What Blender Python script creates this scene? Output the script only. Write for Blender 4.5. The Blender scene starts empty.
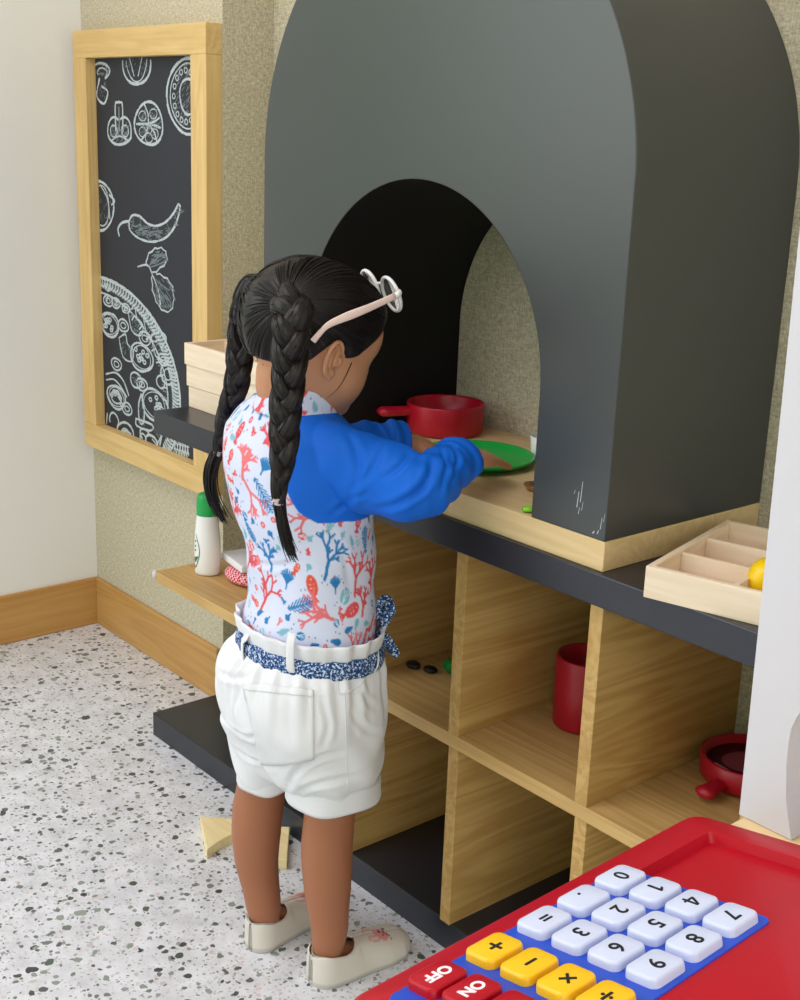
import bpy, bmesh, math, random
import numpy as np
from mathutils import Vector, Matrix
random.seed(7); rng = np.random.default_rng(7)
SC = bpy.context.scene
COL = SC.collection
PI = math.pi

# ------------------------------------------------------------------ helpers
def lin(c):
    o = []
    for v in c[:3]:
        v = v / 255.0
        o.append(v / 12.92 if v <= 0.04045 else ((v + 0.055) / 1.055) ** 2.4)
    return tuple(o) + (1.0,)

def link(o, parent=None):
    COL.objects.link(o)
    if parent is not None:
        o.parent = parent
    return o

def tag(o, label=None, cat=None, group=None, kind=None):
    if label: o['label'] = label
    if cat: o['category'] = cat
    if group: o['group'] = group
    if kind: o['kind'] = kind
    return o

def thing(name, label, cat, loc=(0, 0, 0), rot=(0, 0, 0), group=None):
    o = bpy.data.objects.new(name, None)
    o.empty_display_size = 0.02
    o.location = loc; o.rotation_euler = rot
    link(o)
    return tag(o, label, cat, group)

def mesh_obj(name, verts, faces, mat=None, parent=None, smooth=False, label=None):
    me = bpy.data.meshes.new(name)
    me.from_pydata([tuple(map(float, v)) for v in verts], [], [tuple(map(int, f)) for f in faces])
    me.update()
    if smooth:
        me.shade_smooth()
    if mat: me.materials.append(mat)
    o = bpy.data.objects.new(name, me)
    if label: o['label'] = label
    return link(o, parent)

def bm_obj(name, bm, mat=None, parent=None, smooth=False, label=None, bevel=0, seg=2):
    bmesh.ops.recalc_face_normals(bm, faces=bm.faces[:])
    me = bpy.data.meshes.new(name)
    bm.to_mesh(me); bm.free()
    if smooth: me.shade_smooth()
    if mat: me.materials.append(mat)
    o = bpy.data.objects.new(name, me)
    if label: o['label'] = label
    if bevel:
        m = o.modifiers.new('bevel', 'BEVEL'); m.width = bevel; m.segments = seg
        m.limit_method = 'ANGLE'; m.angle_limit = math.radians(40)
    return link(o, parent)

def add_box(bm, lo, hi):
    r = bmesh.ops.create_cube(bm, size=1.0)
    for v in r['verts']:
        v.co = Vector([lo[i] + (v.co[i] + .5) * (hi[i] - lo[i]) for i in range(3)])
    return r['verts']

def box(name, lo, hi, mat, parent=None, bevel=0.0012, label=None):
    bm = bmesh.new(); add_box(bm, lo, hi)
    return bm_obj(name, bm, mat, parent, bevel=bevel, label=label)

def add_prism(bm, pts, z0, z1):
    """outline of (x, y) points raised from z0 to z1"""
    a = [bm.verts.new((p[0], p[1], z0)) for p in pts]
    b = [bm.verts.new((p[0], p[1], z1)) for p in pts]
    n = len(pts)
    bm.faces.new(a[::-1]); bm.faces.new(b)
    for i in range(n):
        bm.faces.new((a[i], a[(i + 1) % n], b[(i + 1) % n], b[i]))

def rrect(w, h, r, n=5):
    pts = []
    for cx, cy, a0 in ((w/2-r, h/2-r, 0), (-w/2+r, h/2-r, 90), (-w/2+r, -h/2+r, 180), (w/2-r, -h/2+r, 270)):
        for i in range(n + 1):
            a = math.radians(a0 + 90 * i / n)
            pts.append((cx + r*math.cos(a), cy + r*math.sin(a)))
    return pts

def lathe(name, prof, mat, parent=None, n=48, smooth=True, loc=None, label=None):
    bm = bmesh.new(); rings = []
    for r, z in prof:
        if r < 1e-6: rings.append([bm.verts.new((0, 0, z))])
        else: rings.append([bm.verts.new((r*math.cos(2*PI*i/n), r*math.sin(2*PI*i/n), z)) for i in range(n)])
    for a, b in zip(rings, rings[1:]):
        for i in range(n):
            j = (i+1) % n
            if len(a) == 1 and len(b) == 1: continue
            if len(a) == 1: bm.faces.new((a[0], b[j], b[i]))
            elif len(b) == 1: bm.faces.new((a[i], a[j], b[0]))
            else: bm.faces.new((a[i], a[j], b[j], b[i]))
    o = bm_obj(name, bm, mat, parent, smooth, label)
    if loc: o.location = loc
    return o

def catmull(P, m):
    P = np.asarray(P, float); n = len(P)
    Q = np.vstack([2*P[0]-P[1], P, 2*P[-1]-P[-2]])
    out = []
    for i in range(n-1):
        p0, p1, p2, p3 = Q[i:i+4]
        for k in range(m):
            t = k/m
            out.append(.5*((2*p1)+(-p0+p2)*t+(2*p0-5*p1+4*p2-p3)*t*t+(-p0+3*p1-3*p2+p3)*t**3))
    out.append(P[-1])
    return np.array(out)

def frames(path, ref=(0, 0, 1)):
    path = np.asarray(path, float)
    T = np.gradient(path, axis=0); T /= np.linalg.norm(T, axis=1)[:, None] + 1e-12
    ref = np.asarray(ref, float)
    if abs(ref @ T[0]) > .95: ref = np.array([1., .2, 0])
    N = []; v = ref - (ref @ T[0])*T[0]; v /= np.linalg.norm(v)
    for t in T:
        v = v - (v @ t)*t; v /= np.linalg.norm(v) + 1e-12
        N.append(v.copy())
    N = np.array(N); B = np.cross(T, N)
    return T, N, B

def tube_vf(path, rad, n=16, rad2=None, cap=True, ref=(0, 0, 1), base=0):
    """rings round a path; rad along the frame's normal, rad2 along its binormal"""
    path = np.asarray(path, float); m = len(path)
    rad = np.broadcast_to(np.asarray(rad, float), (m,)); rad2 = rad if rad2 is None else np.broadcast_to(np.asarray(rad2, float), (m,))
    T, N, B = frames(path, ref)
    th = np.linspace(0, 2*PI, n, endpoint=False)
    V = (path[:, None, :] + rad[:, None, None]*np.cos(th)[None, :, None]*N[:, None, :] + rad2[:, None, None]*np.sin(th)[None, :, None]*B[:, None, :]).reshape(-1, 3)
    F = []
    for i in range(m-1):
        for j in range(n):
            k = (j+1) % n
            F.append((base+i*n+j, base+i*n+k, base+(i+1)*n+k, base+(i+1)*n+j))
    if cap:
        F.append(tuple(base+j for j in range(n))[::-1]); F.append(tuple(base+(m-1)*n+j for j in range(n)))
    return V, F

def ring_vf(rings, closed_ends=True, base=0):
    n = len(rings[0]); V = np.vstack(rings); F = []
    for i in range(len(rings)-1):
        for j in range(n):
            k = (j+1) % n
            F.append((base+i*n+j, base+i*n+k, base+(i+1)*n+k, base+(i+1)*n+j))
    if closed_ends:
        F.append(tuple(base+j for j in range(n))[::-1]); F.append(tuple(base+(len(rings)-1)*n+j for j in range(n)))
    return V, F

class MB:
    """collects vertex / face lists into one mesh"""
    def __init__(s): s.V = []; s.F = []; s.n = 0
    def add(s, V, F):
        s.V.append(np.asarray(V, float)); s.F += [tuple(i+s.n for i in f) for f in F]; s.n += len(V); return s
    def tube(s, path, rad, n=12, rad2=None, cap=True, ref=(0, 0, 1)): return s.add(*tube_vf(path, rad, n, rad2, cap, ref))
    def rings(s, rings, closed=True): return s.add(*ring_vf(rings, closed))
    def ball(s, c, r, n=16, m=10, M=None):
        r = np.broadcast_to(np.asarray(r, float), (3,)); V = []; F = []
        for i in range(m+1):
            a = PI*i/m
            for j in range(n):
                b = 2*PI*j/n; V.append((math.sin(a)*math.cos(b)*r[0], math.sin(a)*math.sin(b)*r[1], math.cos(a)*r[2]))
        V = np.array(V)
        if M is not None: V = V @ np.asarray(M, float).T
        V = V + np.asarray(c, float)
        for i in range(m):
            for j in range(n):
                k = (j+1) % n; F.append((i*n+j, (i+1)*n+j, (i+1)*n+k, i*n+k))
        return s.add(V, F)
    def obj(s, name, mat=None, parent=None, smooth=True, label=None):
        return mesh_obj(name, np.vstack(s.V), s.F, mat, parent, smooth, label)

def remesh(mb, voxel, smooth_iter=4, keep=0.5):
    """one continuous surface round everything in mb: returns (verts, polygons as an array of quads)"""
    me = bpy.data.meshes.new('tmp'); me.from_pydata([tuple(v) for v in np.vstack(mb.V)], [], mb.F); me.update()
    bm = bmesh.new(); bm.from_mesh(me)
    bmesh.ops.remove_doubles(bm, verts=bm.verts[:], dist=1e-6)
    bmesh.ops.recalc_face_normals(bm, faces=bm.faces[:]); bm.to_mesh(me); bm.free()
    o = bpy.data.objects.new('tmp', me); COL.objects.link(o)
    m = o.modifiers.new('r', 'REMESH'); m.mode = 'VOXEL'; m.voxel_size = voxel
    if smooth_iter:
        s = o.modifiers.new('s', 'SMOOTH'); s.factor = keep; s.iterations = smooth_iter
    dg = bpy.context.evaluated_depsgraph_get(); ev = o.evaluated_get(dg)
    mm = ev.to_mesh()
    V = np.empty(len(mm.vertices)*3); mm.vertices.foreach_get('co', V); V = V.reshape(-1, 3)
    Nn = np.empty(len(mm.vertices)*3); mm.vertices.foreach_get('normal', Nn); Nn = Nn.reshape(-1, 3)
    F = [tuple(p.vertices) for p in mm.polygons]
    ev.to_mesh_clear(); bpy.data.objects.remove(o); bpy.data.meshes.remove(me)
    return V, F, Nn

def color_attr(o, cols):
    """per-vertex colour (display values 0..1) stored on the mesh"""
    me = o.data; a = me.color_attributes.new('dye', 'FLOAT_COLOR', 'POINT')
    c = np.ones((len(me.vertices), 4), np.float32)
    s = np.asarray(cols, np.float64)
    c[:, :3] = np.where(s <= .04045, s/12.92, ((s+.055)/1.055)**2.4)
    a.data.foreach_set('color', c.ravel())

# ------------------------------------------------------------------ materials
def mat_base(name, rough=.5, spec=.5):
    m = bpy.data.materials.new(name); m.use_nodes = True
    nt = m.node_tree; b = nt.nodes['Principled BSDF']
    b.inputs['Roughness'].default_value = rough
    b.inputs['Specular IOR Level'].default_value = spec
    return m, nt, b

def N(nt, t, **kw):
    n = nt.nodes.new(t)
    for k, v in kw.items():
        if k in n.inputs.keys(): n.inputs[k].default_value = v
        else: setattr(n, k, v)
    return n

def plain(name, c, rough=.5, spec=.5, vary=.04, scale=40, bump=0, bscale=300, coat=0, sss=0):
    m, nt, b = mat_base(name, rough, spec)
    tc = N(nt, 'ShaderNodeTexCoord')
    no = N(nt, 'ShaderNodeTexNoise', Scale=scale, Detail=3.0)
    nt.links.new(tc.outputs['Object'], no.inputs['Vector'])
    mx = N(nt, 'ShaderNodeMix', data_type='RGBA')
    l = lin(c)
    mx.inputs[6].default_value = tuple(max(0, v*(1-vary)) for v in l[:3]) + (1,)
    mx.inputs[7].default_value = tuple(min(1, v*(1+vary)) for v in l[:3]) + (1,)
    nt.links.new(no.outputs['Fac'], mx.inputs[0]); nt.links.new(mx.outputs[2], b.inputs['Base Color'])
    if bump:
        n2 = N(nt, 'ShaderNodeTexNoise', Scale=bscale, Detail=4.0); nt.links.new(tc.outputs['Object'], n2.inputs['Vector'])
        bp = N(nt, 'ShaderNodeBump', Strength=bump, Distance=.001)
        nt.links.new(n2.outputs['Fac'], bp.inputs['Height']); nt.links.new(bp.outputs['Normal'], b.inputs['Normal'])
    if coat: b.inputs['Coat Weight'].default_value = coat
    if sss:
        b.inputs['Subsurface Weight'].default_value = sss; b.inputs['Subsurface Radius'].default_value = (.012, .004, .002)
        b.inputs['Subsurface Scale'].default_value = .5
    return m

def wood(name, c1, c2, axis='x', rough=.45, grain=1.0, dark=None, ring=14.0):
    """long fibres along one axis, with slow bands"""
    m, nt, b = mat_base(name, rough, .4)
    tc = N(nt, 'ShaderNodeTexCoord')
    mp = N(nt, 'ShaderNodeMapping'); s = [60, 60, 60]; s['xyz'.index(axis)] = 2.2
    mp.inputs['Scale'].default_value = tuple(v*grain for v in s)
    nt.links.new(tc.outputs['Object'], mp.inputs['Vector'])
    n1 = N(nt, 'ShaderNodeTexNoise', Scale=1.6, Detail=6.0, Roughness=.62, Distortion=.25); nt.links.new(mp.outputs[0], n1.inputs['Vector'])
    mp2 = N(nt, 'ShaderNodeMapping'); s = [ring]*3; s['xyz'.index(axis)] = 1.0
    mp2.inputs['Scale'].default_value = tuple(s); nt.links.new(tc.outputs['Object'], mp2.inputs['Vector'])
    n2 = N(nt, 'ShaderNodeTexNoise', Scale=1.0, Detail=3.0, Distortion=1.2); nt.links.new(mp2.outputs[0], n2.inputs['Vector'])
    wv = N(nt, 'ShaderNodeMath', operation='SINE'); mul = N(nt, 'ShaderNodeMath', operation='MULTIPLY'); mul.inputs[1].default_value = 38.0
    nt.links.new(n2.outputs['Fac'], mul.inputs[0]); nt.links.new(mul.outputs[0], wv.inputs[0])
    ad = N(nt, 'ShaderNodeMath', operation='MULTIPLY_ADD'); ad.inputs[1].default_value = .16
    nt.links.new(wv.outputs[0], ad.inputs[0]); nt.links.new(n1.outputs['Fac'], ad.inputs[2])
    cr = N(nt, 'ShaderNodeValToRGB'); cr.color_ramp.elements[0].position = .25; cr.color_ramp.elements[1].position = .78
    cr.color_ramp.elements[0].color = lin(c2); cr.color_ramp.elements[1].color = lin(c1)
    nt.links.new(ad.outputs[0], cr.inputs[0]); nt.links.new(cr.outputs[0], b.inputs['Base Color'])
    bp = N(nt, 'ShaderNodeBump', Strength=.08, Distance=.0006); nt.links.new(n1.outputs['Fac'], bp.inputs['Height']); nt.links.new(bp.outputs[0], b.inputs['Normal'])
    return m

def terrazzo():
    m, nt, b = mat_base('terrazzo', .32, .45)
    tc = N(nt, 'ShaderNodeTexCoord')
    dn = N(nt, 'ShaderNodeTexNoise', Scale=75.0, Detail=2.0); nt.links.new(tc.outputs['Object'], dn.inputs['Vector'])
    dv = N(nt, 'ShaderNodeVectorMath', operation='MULTIPLY_ADD')
    dv.inputs[1].default_value = (.011, .011, 0); nt.links.new(dn.outputs['Color'], dv.inputs[0]); nt.links.new(tc.outputs['Object'], dv.inputs[2])
    bg = N(nt, 'ShaderNodeTexNoise', Scale=22.0, Detail=6.0, Roughness=.7); nt.links.new(tc.outputs['Object'], bg.inputs['Vector'])
    r0 = N(nt, 'ShaderNodeValToRGB'); nt.links.new(bg.outputs['Fac'], r0.inputs[0])
    r0.color_ramp.elements[0].position = .3; r0.color_ramp.elements[0].color = lin((200, 200, 204))
    r0.color_ramp.elements[1].position = .62; r0.color_ramp.elements[1].color = lin((228, 229, 234))
    last = r0.outputs[0]
    layers = [(160, .38, .34, [(150, 152, 152), (176, 178, 178), (196, 196, 196), (206, 204, 204)], .5),
              (105, .44, .42, [(110, 116, 112), (150, 152, 150), (192, 192, 190), (212, 200, 196)], .45),
              (62, .42, .40, [(74, 84, 76), (116, 122, 118), (138, 150, 138), (92, 96, 96)], .30),
              (34, .30, .26, [(84, 98, 88), (66, 70, 70), (112, 124, 114), (146, 156, 144)], .16)]
    for sc, thr, var, cols, dens in layers:
        vo = N(nt, 'ShaderNodeTexVoronoi', Scale=float(sc)); vo.voronoi_dimensions = '2D'; nt.links.new(dv.outputs[0], vo.inputs['Vector'])
        sp = N(nt, 'ShaderNodeSeparateColor'); nt.links.new(vo.outputs['Color'], sp.inputs[0])
        th = N(nt, 'ShaderNodeMath', operation='MULTIPLY_ADD'); th.inputs[1].default_value = var; th.inputs[2].default_value = thr-var
        nt.links.new(sp.outputs[0], th.inputs[0])
        lt = N(nt, 'ShaderNodeMath', operation='LESS_THAN'); nt.links.new(vo.outputs['Distance'], lt.inputs[0]); nt.links.new(th.outputs[0], lt.inputs[1])
        on = N(nt, 'ShaderNodeMath', operation='LESS_THAN'); nt.links.new(sp.outputs[1], on.inputs[0]); on.inputs[1].default_value = dens
        an = N(nt, 'ShaderNodeMath', operation='MULTIPLY'); nt.links.new(lt.outputs[0], an.inputs[0]); nt.links.new(on.outputs[0], an.inputs[1])
        cr = N(nt, 'ShaderNodeValToRGB'); cr.color_ramp.interpolation = 'CONSTANT'
        e = cr.color_ramp.elements
        while len(e) < len(cols): e.new(.5)
        for i, c in enumerate(cols): e[i].position = i/len(cols); e[i].color = lin(c)
        nt.links.new(sp.outputs[2], cr.inputs[0])
        mx = N(nt, 'ShaderNodeMix', data_type='RGBA'); nt.links.new(an.outputs[0], mx.inputs[0]); nt.links.new(last, mx.inputs[6]); nt.links.new(cr.outputs[0], mx.inputs[7])
        last = mx.outputs[2]
    nt.links.new(last, b.inputs['Base Color'])
    return m

def fabric_wall(name='woven_wallcovering'):
    m, nt, b = mat_base(name, .85, .2)
    tc = N(nt, 'ShaderNodeTexCoord')
    cs = []
    for s in ((420, 420, 110), (110, 110, 420)):
        mp = N(nt, 'ShaderNodeMapping'); mp.inputs['Scale'].default_value = s; nt.links.new(tc.outputs['Object'], mp.inputs['Vector'])
        no = N(nt, 'ShaderNodeTexNoise', Scale=1.0, Detail=4.0, Roughness=.7); nt.links.new(mp.outputs[0], no.inputs['Vector']); cs.append(no)
    ad = N(nt, 'ShaderNodeMath', operation='ADD'); nt.links.new(cs[0].outputs['Fac'], ad.inputs[0]); nt.links.new(cs[1].outputs['Fac'], ad.inputs[1])
    hf = N(nt, 'ShaderNodeMath', operation='MULTIPLY'); hf.inputs[1].default_value = .5; nt.links.new(ad.outputs[0], hf.inputs[0])
    cr = N(nt, 'ShaderNodeValToRGB'); e = cr.color_ramp.elements
    e[0].position = .36; e[0].color = lin((158, 147, 121)); e[1].position = .62; e[1].color = lin((222, 213, 188))
    nt.links.new(hf.outputs[0], cr.inputs[0]); nt.links.new(cr.outputs[0], b.inputs['Base Color'])
    bp = N(nt, 'ShaderNodeBump', Strength=.5, Distance=.0015); nt.links.new(hf.outputs[0], bp.inputs['Height']); nt.links.new(bp.outputs[0], b.inputs['Normal'])
    return m

def dye(name, rough=.8, spec=.2, bump=.15, bscale=900, sheen=0, sss=0):
    """colour comes from the cloth's own printed / dyed colour stored on the mesh"""
    m, nt, b = mat_base(name, rough, spec)
    at = N(nt, 'ShaderNodeAttribute'); at.attribute_name = 'dye'
    nt.links.new(at.outputs['Color'], b.inputs['Base Color'])
    tc = N(nt, 'ShaderNodeTexCoord')
    n2 = N(nt, 'ShaderNodeTexNoise', Scale=bscale, Detail=2.0); nt.links.new(tc.outputs['Object'], n2.inputs['Vector'])
    bp = N(nt, 'ShaderNodeBump', Strength=bump, Distance=.0006); nt.links.new(n2.outputs['Fac'], bp.inputs['Height']); nt.links.new(bp.outputs[0], b.inputs['Normal'])
    if sheen: b.inputs['Sheen Weight'].default_value = sheen
    if sss:
        b.inputs['Subsurface Weight'].default_value = sss; b.inputs['Subsurface Radius'].default_value = (.012, .004, .002); b.inputs['Subsurface Scale'].default_value = .4
    return m

OAK = wood('oak_veneer', (208, 172, 112), (186, 148, 90), 'x')
OAKV = wood('oak_veneer_upright', (204, 168, 106), (180, 140, 80), 'y')
OAKZ = wood('oak_edge', (214, 182, 124), (186, 148, 92), 'z')
FRAMEX = wood('frame_oak', (226, 192, 130), (210, 174, 110), 'x')
FRAMEZ = wood('frame_oak_upright', (226, 192, 130), (210, 174, 110), 'z')
SKIRT = wood('skirting_oak', (200, 156, 92), (186, 138, 76), 'x')
SKIRTY = wood('skirting_oak_side', (198, 152, 88), (184, 134, 72), 'y')
BASEW = wood('oven_base_beech', (232, 204, 154), (220, 188, 134), 'x')
PINE = wood('pale_pine', (244, 226, 202), (230, 206, 178), 'x')
PINEY = wood('pale_pine_cross', (242, 220, 194), (224, 198, 168), 'y')
BLOCKW = wood('yellow_block_wood', (244, 228, 178), (232, 208, 150), 'x')
DARK = plain('charcoal_paint', (37, 39, 47), .30, .5, .05, 30, .04, 500)
ARCHP = plain('charcoal_oven_paint', (64, 66, 66), .30, .6, .04, 8, .03, 400)
ARCHI = plain('black_oven_inside', (16, 16, 20), .6, .3, .04, 8)
SLATE = plain('chalkboard_slate', (44, 46, 54), .6, .35, .12, 6, .03, 300)
CHALK = plain('white_chalk', (190, 199, 202), .95, .05, .25, 260)
CHALK2 = plain('thin_chalk', (122, 132, 136), .95, .05, .35, 260)
WHITEP = plain('white_wall_paint', (236, 233, 230), .6, .3, .01, 6, .03, 200)
WHITEL = plain('white_panel_lacquer', (206, 205, 213), .35, .5, .01)
REDP = plain('red_plastic', (178, 2, 28), .36, .28, .03)
REDR = plain('red_toy_enamel', (178, 12, 40), .38, .5, .03)
BLUEP = plain('blue_plastic', (22, 72, 196), .35, .5, .03)
KEYW = plain('white_key_plastic', (206, 213, 236), .35, .5, .01)
KEYY = plain('yellow_key_plastic', (250, 192, 12), .35, .5, .02)
BLACKI = plain('black_ink', (24, 26, 34), .6, .3)
WHITEI = plain('white_ink', (250, 240, 244), .6, .3)
GREENP = plain('green_plastic', (24, 168, 66), .35, .5, .03)
LIME = plain('lime_plastic', (140, 214, 40), .35, .5, .03)
CAPG = plain('green_cap_plastic', (12, 160, 74), .35, .5, .03)
BOTW = plain('white_bottle_plastic', (240, 238, 236), .35, .5, .01)
YEL = plain('yellow_toy_plastic', (250, 206, 10), .35, .5, .03)
BRASS, _nt, _b = mat_base('warm_metal', .3, .5); _b.inputs['Base Color'].default_value = lin((196, 150, 112)); _b.inputs['Metallic'].default_value = .9
BLACKT = plain('black_toy_plastic', (20, 20, 22), .5, .4)
FELTG = plain('green_toy_leaf', (16, 130, 50), .6, .3)
# ------------------------------------------------------------------ the room
WALLY = 0.1137     # the shelves stand in a niche, deeper than the corner bay
STEP = 0.5647
def structure(name, bm, m, **kw):
    o = bm_obj(name, bm, m, **kw); o['kind'] = 'structure'; return o
bm = bmesh.new(); add_box(bm, (-.2, -6, -.1), (6, .25, 0)); structure('floor', bm, terrazzo())
bm = bmesh.new(); add_box(bm, (-.12, 0, 0), (STEP, .22, 2.7)); add_box(bm, (STEP, WALLY, 0), (6, .22, 2.7)); structure('wall_back', bm, fabric_wall())
bm = bmesh.new(); add_box(bm, (-.12, -.95, 0), (0, 0, 2.7)); structure('wall_left', bm, WHITEP)
bm = bmesh.new(); add_box(bm, (-.2, -6, 2.7), (6, .25, 2.8)); structure('ceiling', bm, WHITEP)
TB, HB = .0093, .1189
def skirting(name, lo, hi, m):
    bm = bmesh.new(); add_box(bm, lo, hi); structure(name, bm, m, bevel=.003)
skirting('baseboard_left', (0, -.95, 0), (TB, 0, HB), SKIRTY)
skirting('baseboard_back', (TB, -TB, 0), (.553, 0, HB), SKIRT)

# ------------------------------------------------------------------ chalkboard in its oak frame
cb = thing('chalkboard', 'tall black chalkboard in a deep oak frame with chalk vegetable drawings', 'chalkboard', (0, 0, 0))
fx0, fx1, fz0, fz1, fy, fw = .0291, .5637, .4584, 1.3623, -.0356, .0553
def bar(name, lo, hi, m): return box(name, lo, hi, m, cb, .0012)
bar('frame_rail', (fx0, fy, fz1-fw), (fx1, 0, fz1), FRAMEX)
bar('frame_rail', (fx0, fy, fz0), (fx1, 0, fz0+fw), FRAMEX)
bar('frame_stile', (fx0, fy+.0003, fz0+fw), (fx0+fw, 0, fz1-fw), FRAMEZ)
bar('frame_stile', (fx1-fw, fy+.0003, fz0+fw), (fx1, 0, fz1-fw), FRAMEZ)
box('slate_panel', (fx0+fw-.002, -.012, fz0+fw-.002), (fx1-fw+.002, -.002, fz1-fw+.002), SLATE, cb, 0)
BX0, BX1, BZ0, BZ1 = fx0+fw, fx1-fw, fz0+fw, fz1-fw
BW, BH = BX1-BX0, BZ1-BZ0
BR = 94/385.0      # how much a step across counts for a step down in the drawing coordinates
class Chalk:
    """flat chalk strokes lying on the slate; board units s (0..1 across), t (0..1 down), both scaled by board width / height"""
    def __init__(s): s.V = []; s.F = []
    def stroke(s, pts, w=.004, taper=False):
        if 2 < len(pts) < 12 and not taper: pts = [tuple(q[:2]) for q in catmull([(a, b, 0) for a, b in pts], 4)]
        elif taper: pts = [tuple(q[:2]) for q in catmull([(a, b, 0) for a, b in pts], 4)]; taper = False
        P = [(BX0 + a*BW, BZ1 - b*BH) for a, b in pts]
        n = len(P)
        for i in range(n-1):
            (x0, z0), (x1, z1) = P[i], P[i+1]
            if not (BX0 < (x0+x1)/2 < BX1 and BZ0 < (z0+z1)/2 < BZ1): continue
            dx, dz = x1-x0, z1-z0; L = math.hypot(dx, dz) or 1e-9
            w0 = w*.82*random.uniform(.7, 1.15)
            nx, nz = -dz/L*w0/2, dx/L*w0/2; ex, ez = dx/L*w*.25, dz/L*w*.25
            b = len(s.V); y = -.0125 - random.random()*.0003
            q = [(x0+nx-ex, z0+nz-ez), (x0-nx-ex, z0-nz-ez), (x1-nx+ex, z1-nz+ez), (x1+nx+ex, z1+nz+ez)]
            for x, z in q: s.V.append((min(max(x, BX0), BX1), y, min(max(z, BZ0), BZ1)))
            s.F.append((b, b+1, b+2, b+3))
    def ell(s, c, rx, ry, w=.004, a0=0, a1=360, rot=0, n=28, wob=.04):
        pts = []
        ph = random.random()*6
        for i in range(n+1):
            a = math.radians(a0+(a1-a0)*i/n); k = 1+wob*math.sin(3*a+ph)
            x, y = rx*k*math.cos(a), ry*k*math.sin(a)*BR
            r = math.radians(rot); X, Y = x*math.cos(r)-y*(1/BR)*math.sin(r), (x*math.sin(r)*BR+y*math.cos(r))
            pts.append((c[0]+X, c[1]+Y))
        s.stroke(pts, w); return pts
    def obj(s, name, m): return mesh_obj(name, s.V, s.F, m, cb)
K = Chalk(); T2 = Chalk()
def P(u, v):      # drawing coordinates: 97..190 across the slate, 56..(433..461) down it
    a, b = (u-97)/94.0, (v-56)/(377+(u-97)/94.0*29)
    return (a-.12*a*a*abs(a), b-.017*(1-(2*b-1)**4))
def hatch(c, rx, ry, n, w=.0025, ang=60):
    for i in range(n):
        a = random.random()*2*PI; r = math.sqrt(random.random()); L = .2
        x, y = c[0]+rx*r*math.cos(a), c[1]+ry*r*math.sin(a)*BR
        d = math.radians(ang+random.uniform(-15, 15)); l = random.uniform(.25, .6)*min(rx, ry)
        T2.stroke([(x, y), (x+l*math.cos(d), y-l*math.sin(d)*BR)], w)
# half mushroom, top left
c = P(103, 70); K.ell(c, .085, .085, .007, 150, 420); K.ell((c[0]+.01, c[1]+.004), .05, .05, .004, 160, 400)
K.stroke([P(101, 78), P(98, 96), P(105, 104), P(109, 92), P(103, 86)], .006); hatch(P(103, 92), .06, .1, 18, ang=80); hatch(c, .07, .06, 14, ang=30)
# tomato slice cut by the frame, top middle
c = P(137.5, 60); K.ell(c, .135, .24, .007, 0, 180); K.ell(c, .1, .2, .004, 0, 180)
K.stroke([P(131, 57), P(135, 76)], .004); K.stroke([P(143, 57), P(139, 76)], .004); hatch(P(131, 66), .05, .1, 16, ang=80); hatch(P(144, 66), .05, .1, 14, ang=100)
# big tomato slice cut by the frame, right
c = P(190, 98); K.ell(c, .165, .36, .008); K.ell(c, .135, .31, .004); K.ell((c[0]+.02, c[1]), .075, .17, .006); hatch((c[0]+.02, c[1]), .06, .15, 24, ang=70)
for i in range(16):
    a = 2*PI*i/16; K.ell((c[0]+.108*math.cos(a), c[1]+.245*math.sin(a)*BR), .013, .025, .003, n=10)
# mushroom in section
c = P(119.5, 133)
K.ell(c, .125, .13, .007, 20, 160); K.ell(P(115, 131), .075, .13, .006, 110, 300); K.ell(P(124, 131), .075, .13, .006, -120, 70)
K.stroke([P(116, 133), P(116, 106), P(118, 103), P(121, 103), P(123, 106), P(123, 133)], .006); K.stroke([P(119.5, 108), P(119.5, 132)], .003)
K.ell(P(114, 132), .035, .06, .004); K.ell(P(125, 132), .035, .06, .004); hatch(P(114, 134), .05, .1, 16); hatch(P(125, 134), .05, .1, 16); K.stroke([P(112, 141), P(119.5, 137), P(127, 141)], .005)
# tomato section with star
c = P(148.5, 125); K.ell(c, .135, .215, .007)
for dx, dy in ((-4, -20), (-12, 0), (11, -6), (-8, 17), (8, 17), (12, 4)):
    e = P(148.5+dx, 125+dy); mid = ((c[0]+e[0])/2+.015, (c[1]+e[1])/2); K.stroke([c, mid, e], .006)
for dx, dy in ((-6, -8), (5, -10), (-6, 8), (6, 10), (0, 14)): K.ell(P(148.5+dx, 125+dy), .035, .05, .003, n=12); hatch(P(148.5+dx, 125+dy), .04, .06, 9)
# half pepper at the left edge
c = P(99, 207); K.ell(c, .135, .27, .007, -95, 95); K.ell(c, .09, .22, .004, -95, 95); K.stroke([P(99, 186), P(106, 200), P(108, 220)], .005); K.stroke([P(108, 196), P(113, 202), P(110, 206)], .006); hatch(P(104, 208), .08, .22, 26, ang=80)
# chilli
K.stroke([P(117, 237), P(116, 230), P(120, 224), P(127, 222)], .007)
up = [P(127, 222), P(131, 216), P(138, 217), P(146, 224), P(155, 226), P(165, 222), P(174, 213), P(179, 205), P(181.5, 206)]
dn = [P(127, 222), P(128, 231), P(135, 238), P(146, 242), P(157, 241), P(167, 236), P(175, 226), P(180, 214), P(181.5, 206)]
K.stroke(up, .0065); K.stroke(dn, .0065)
for i in range(1, 8):
    a, b2 = up[i], dn[i]; T2.stroke([a, ((a[0]+b2[0])/2+.02, (a[1]+b2[1])/2), b2], .003); hatch(((a[0]+b2[0]*2)/3, (a[1]+b2[1]*2)/3), .04, .05, 9, ang=25)
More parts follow.
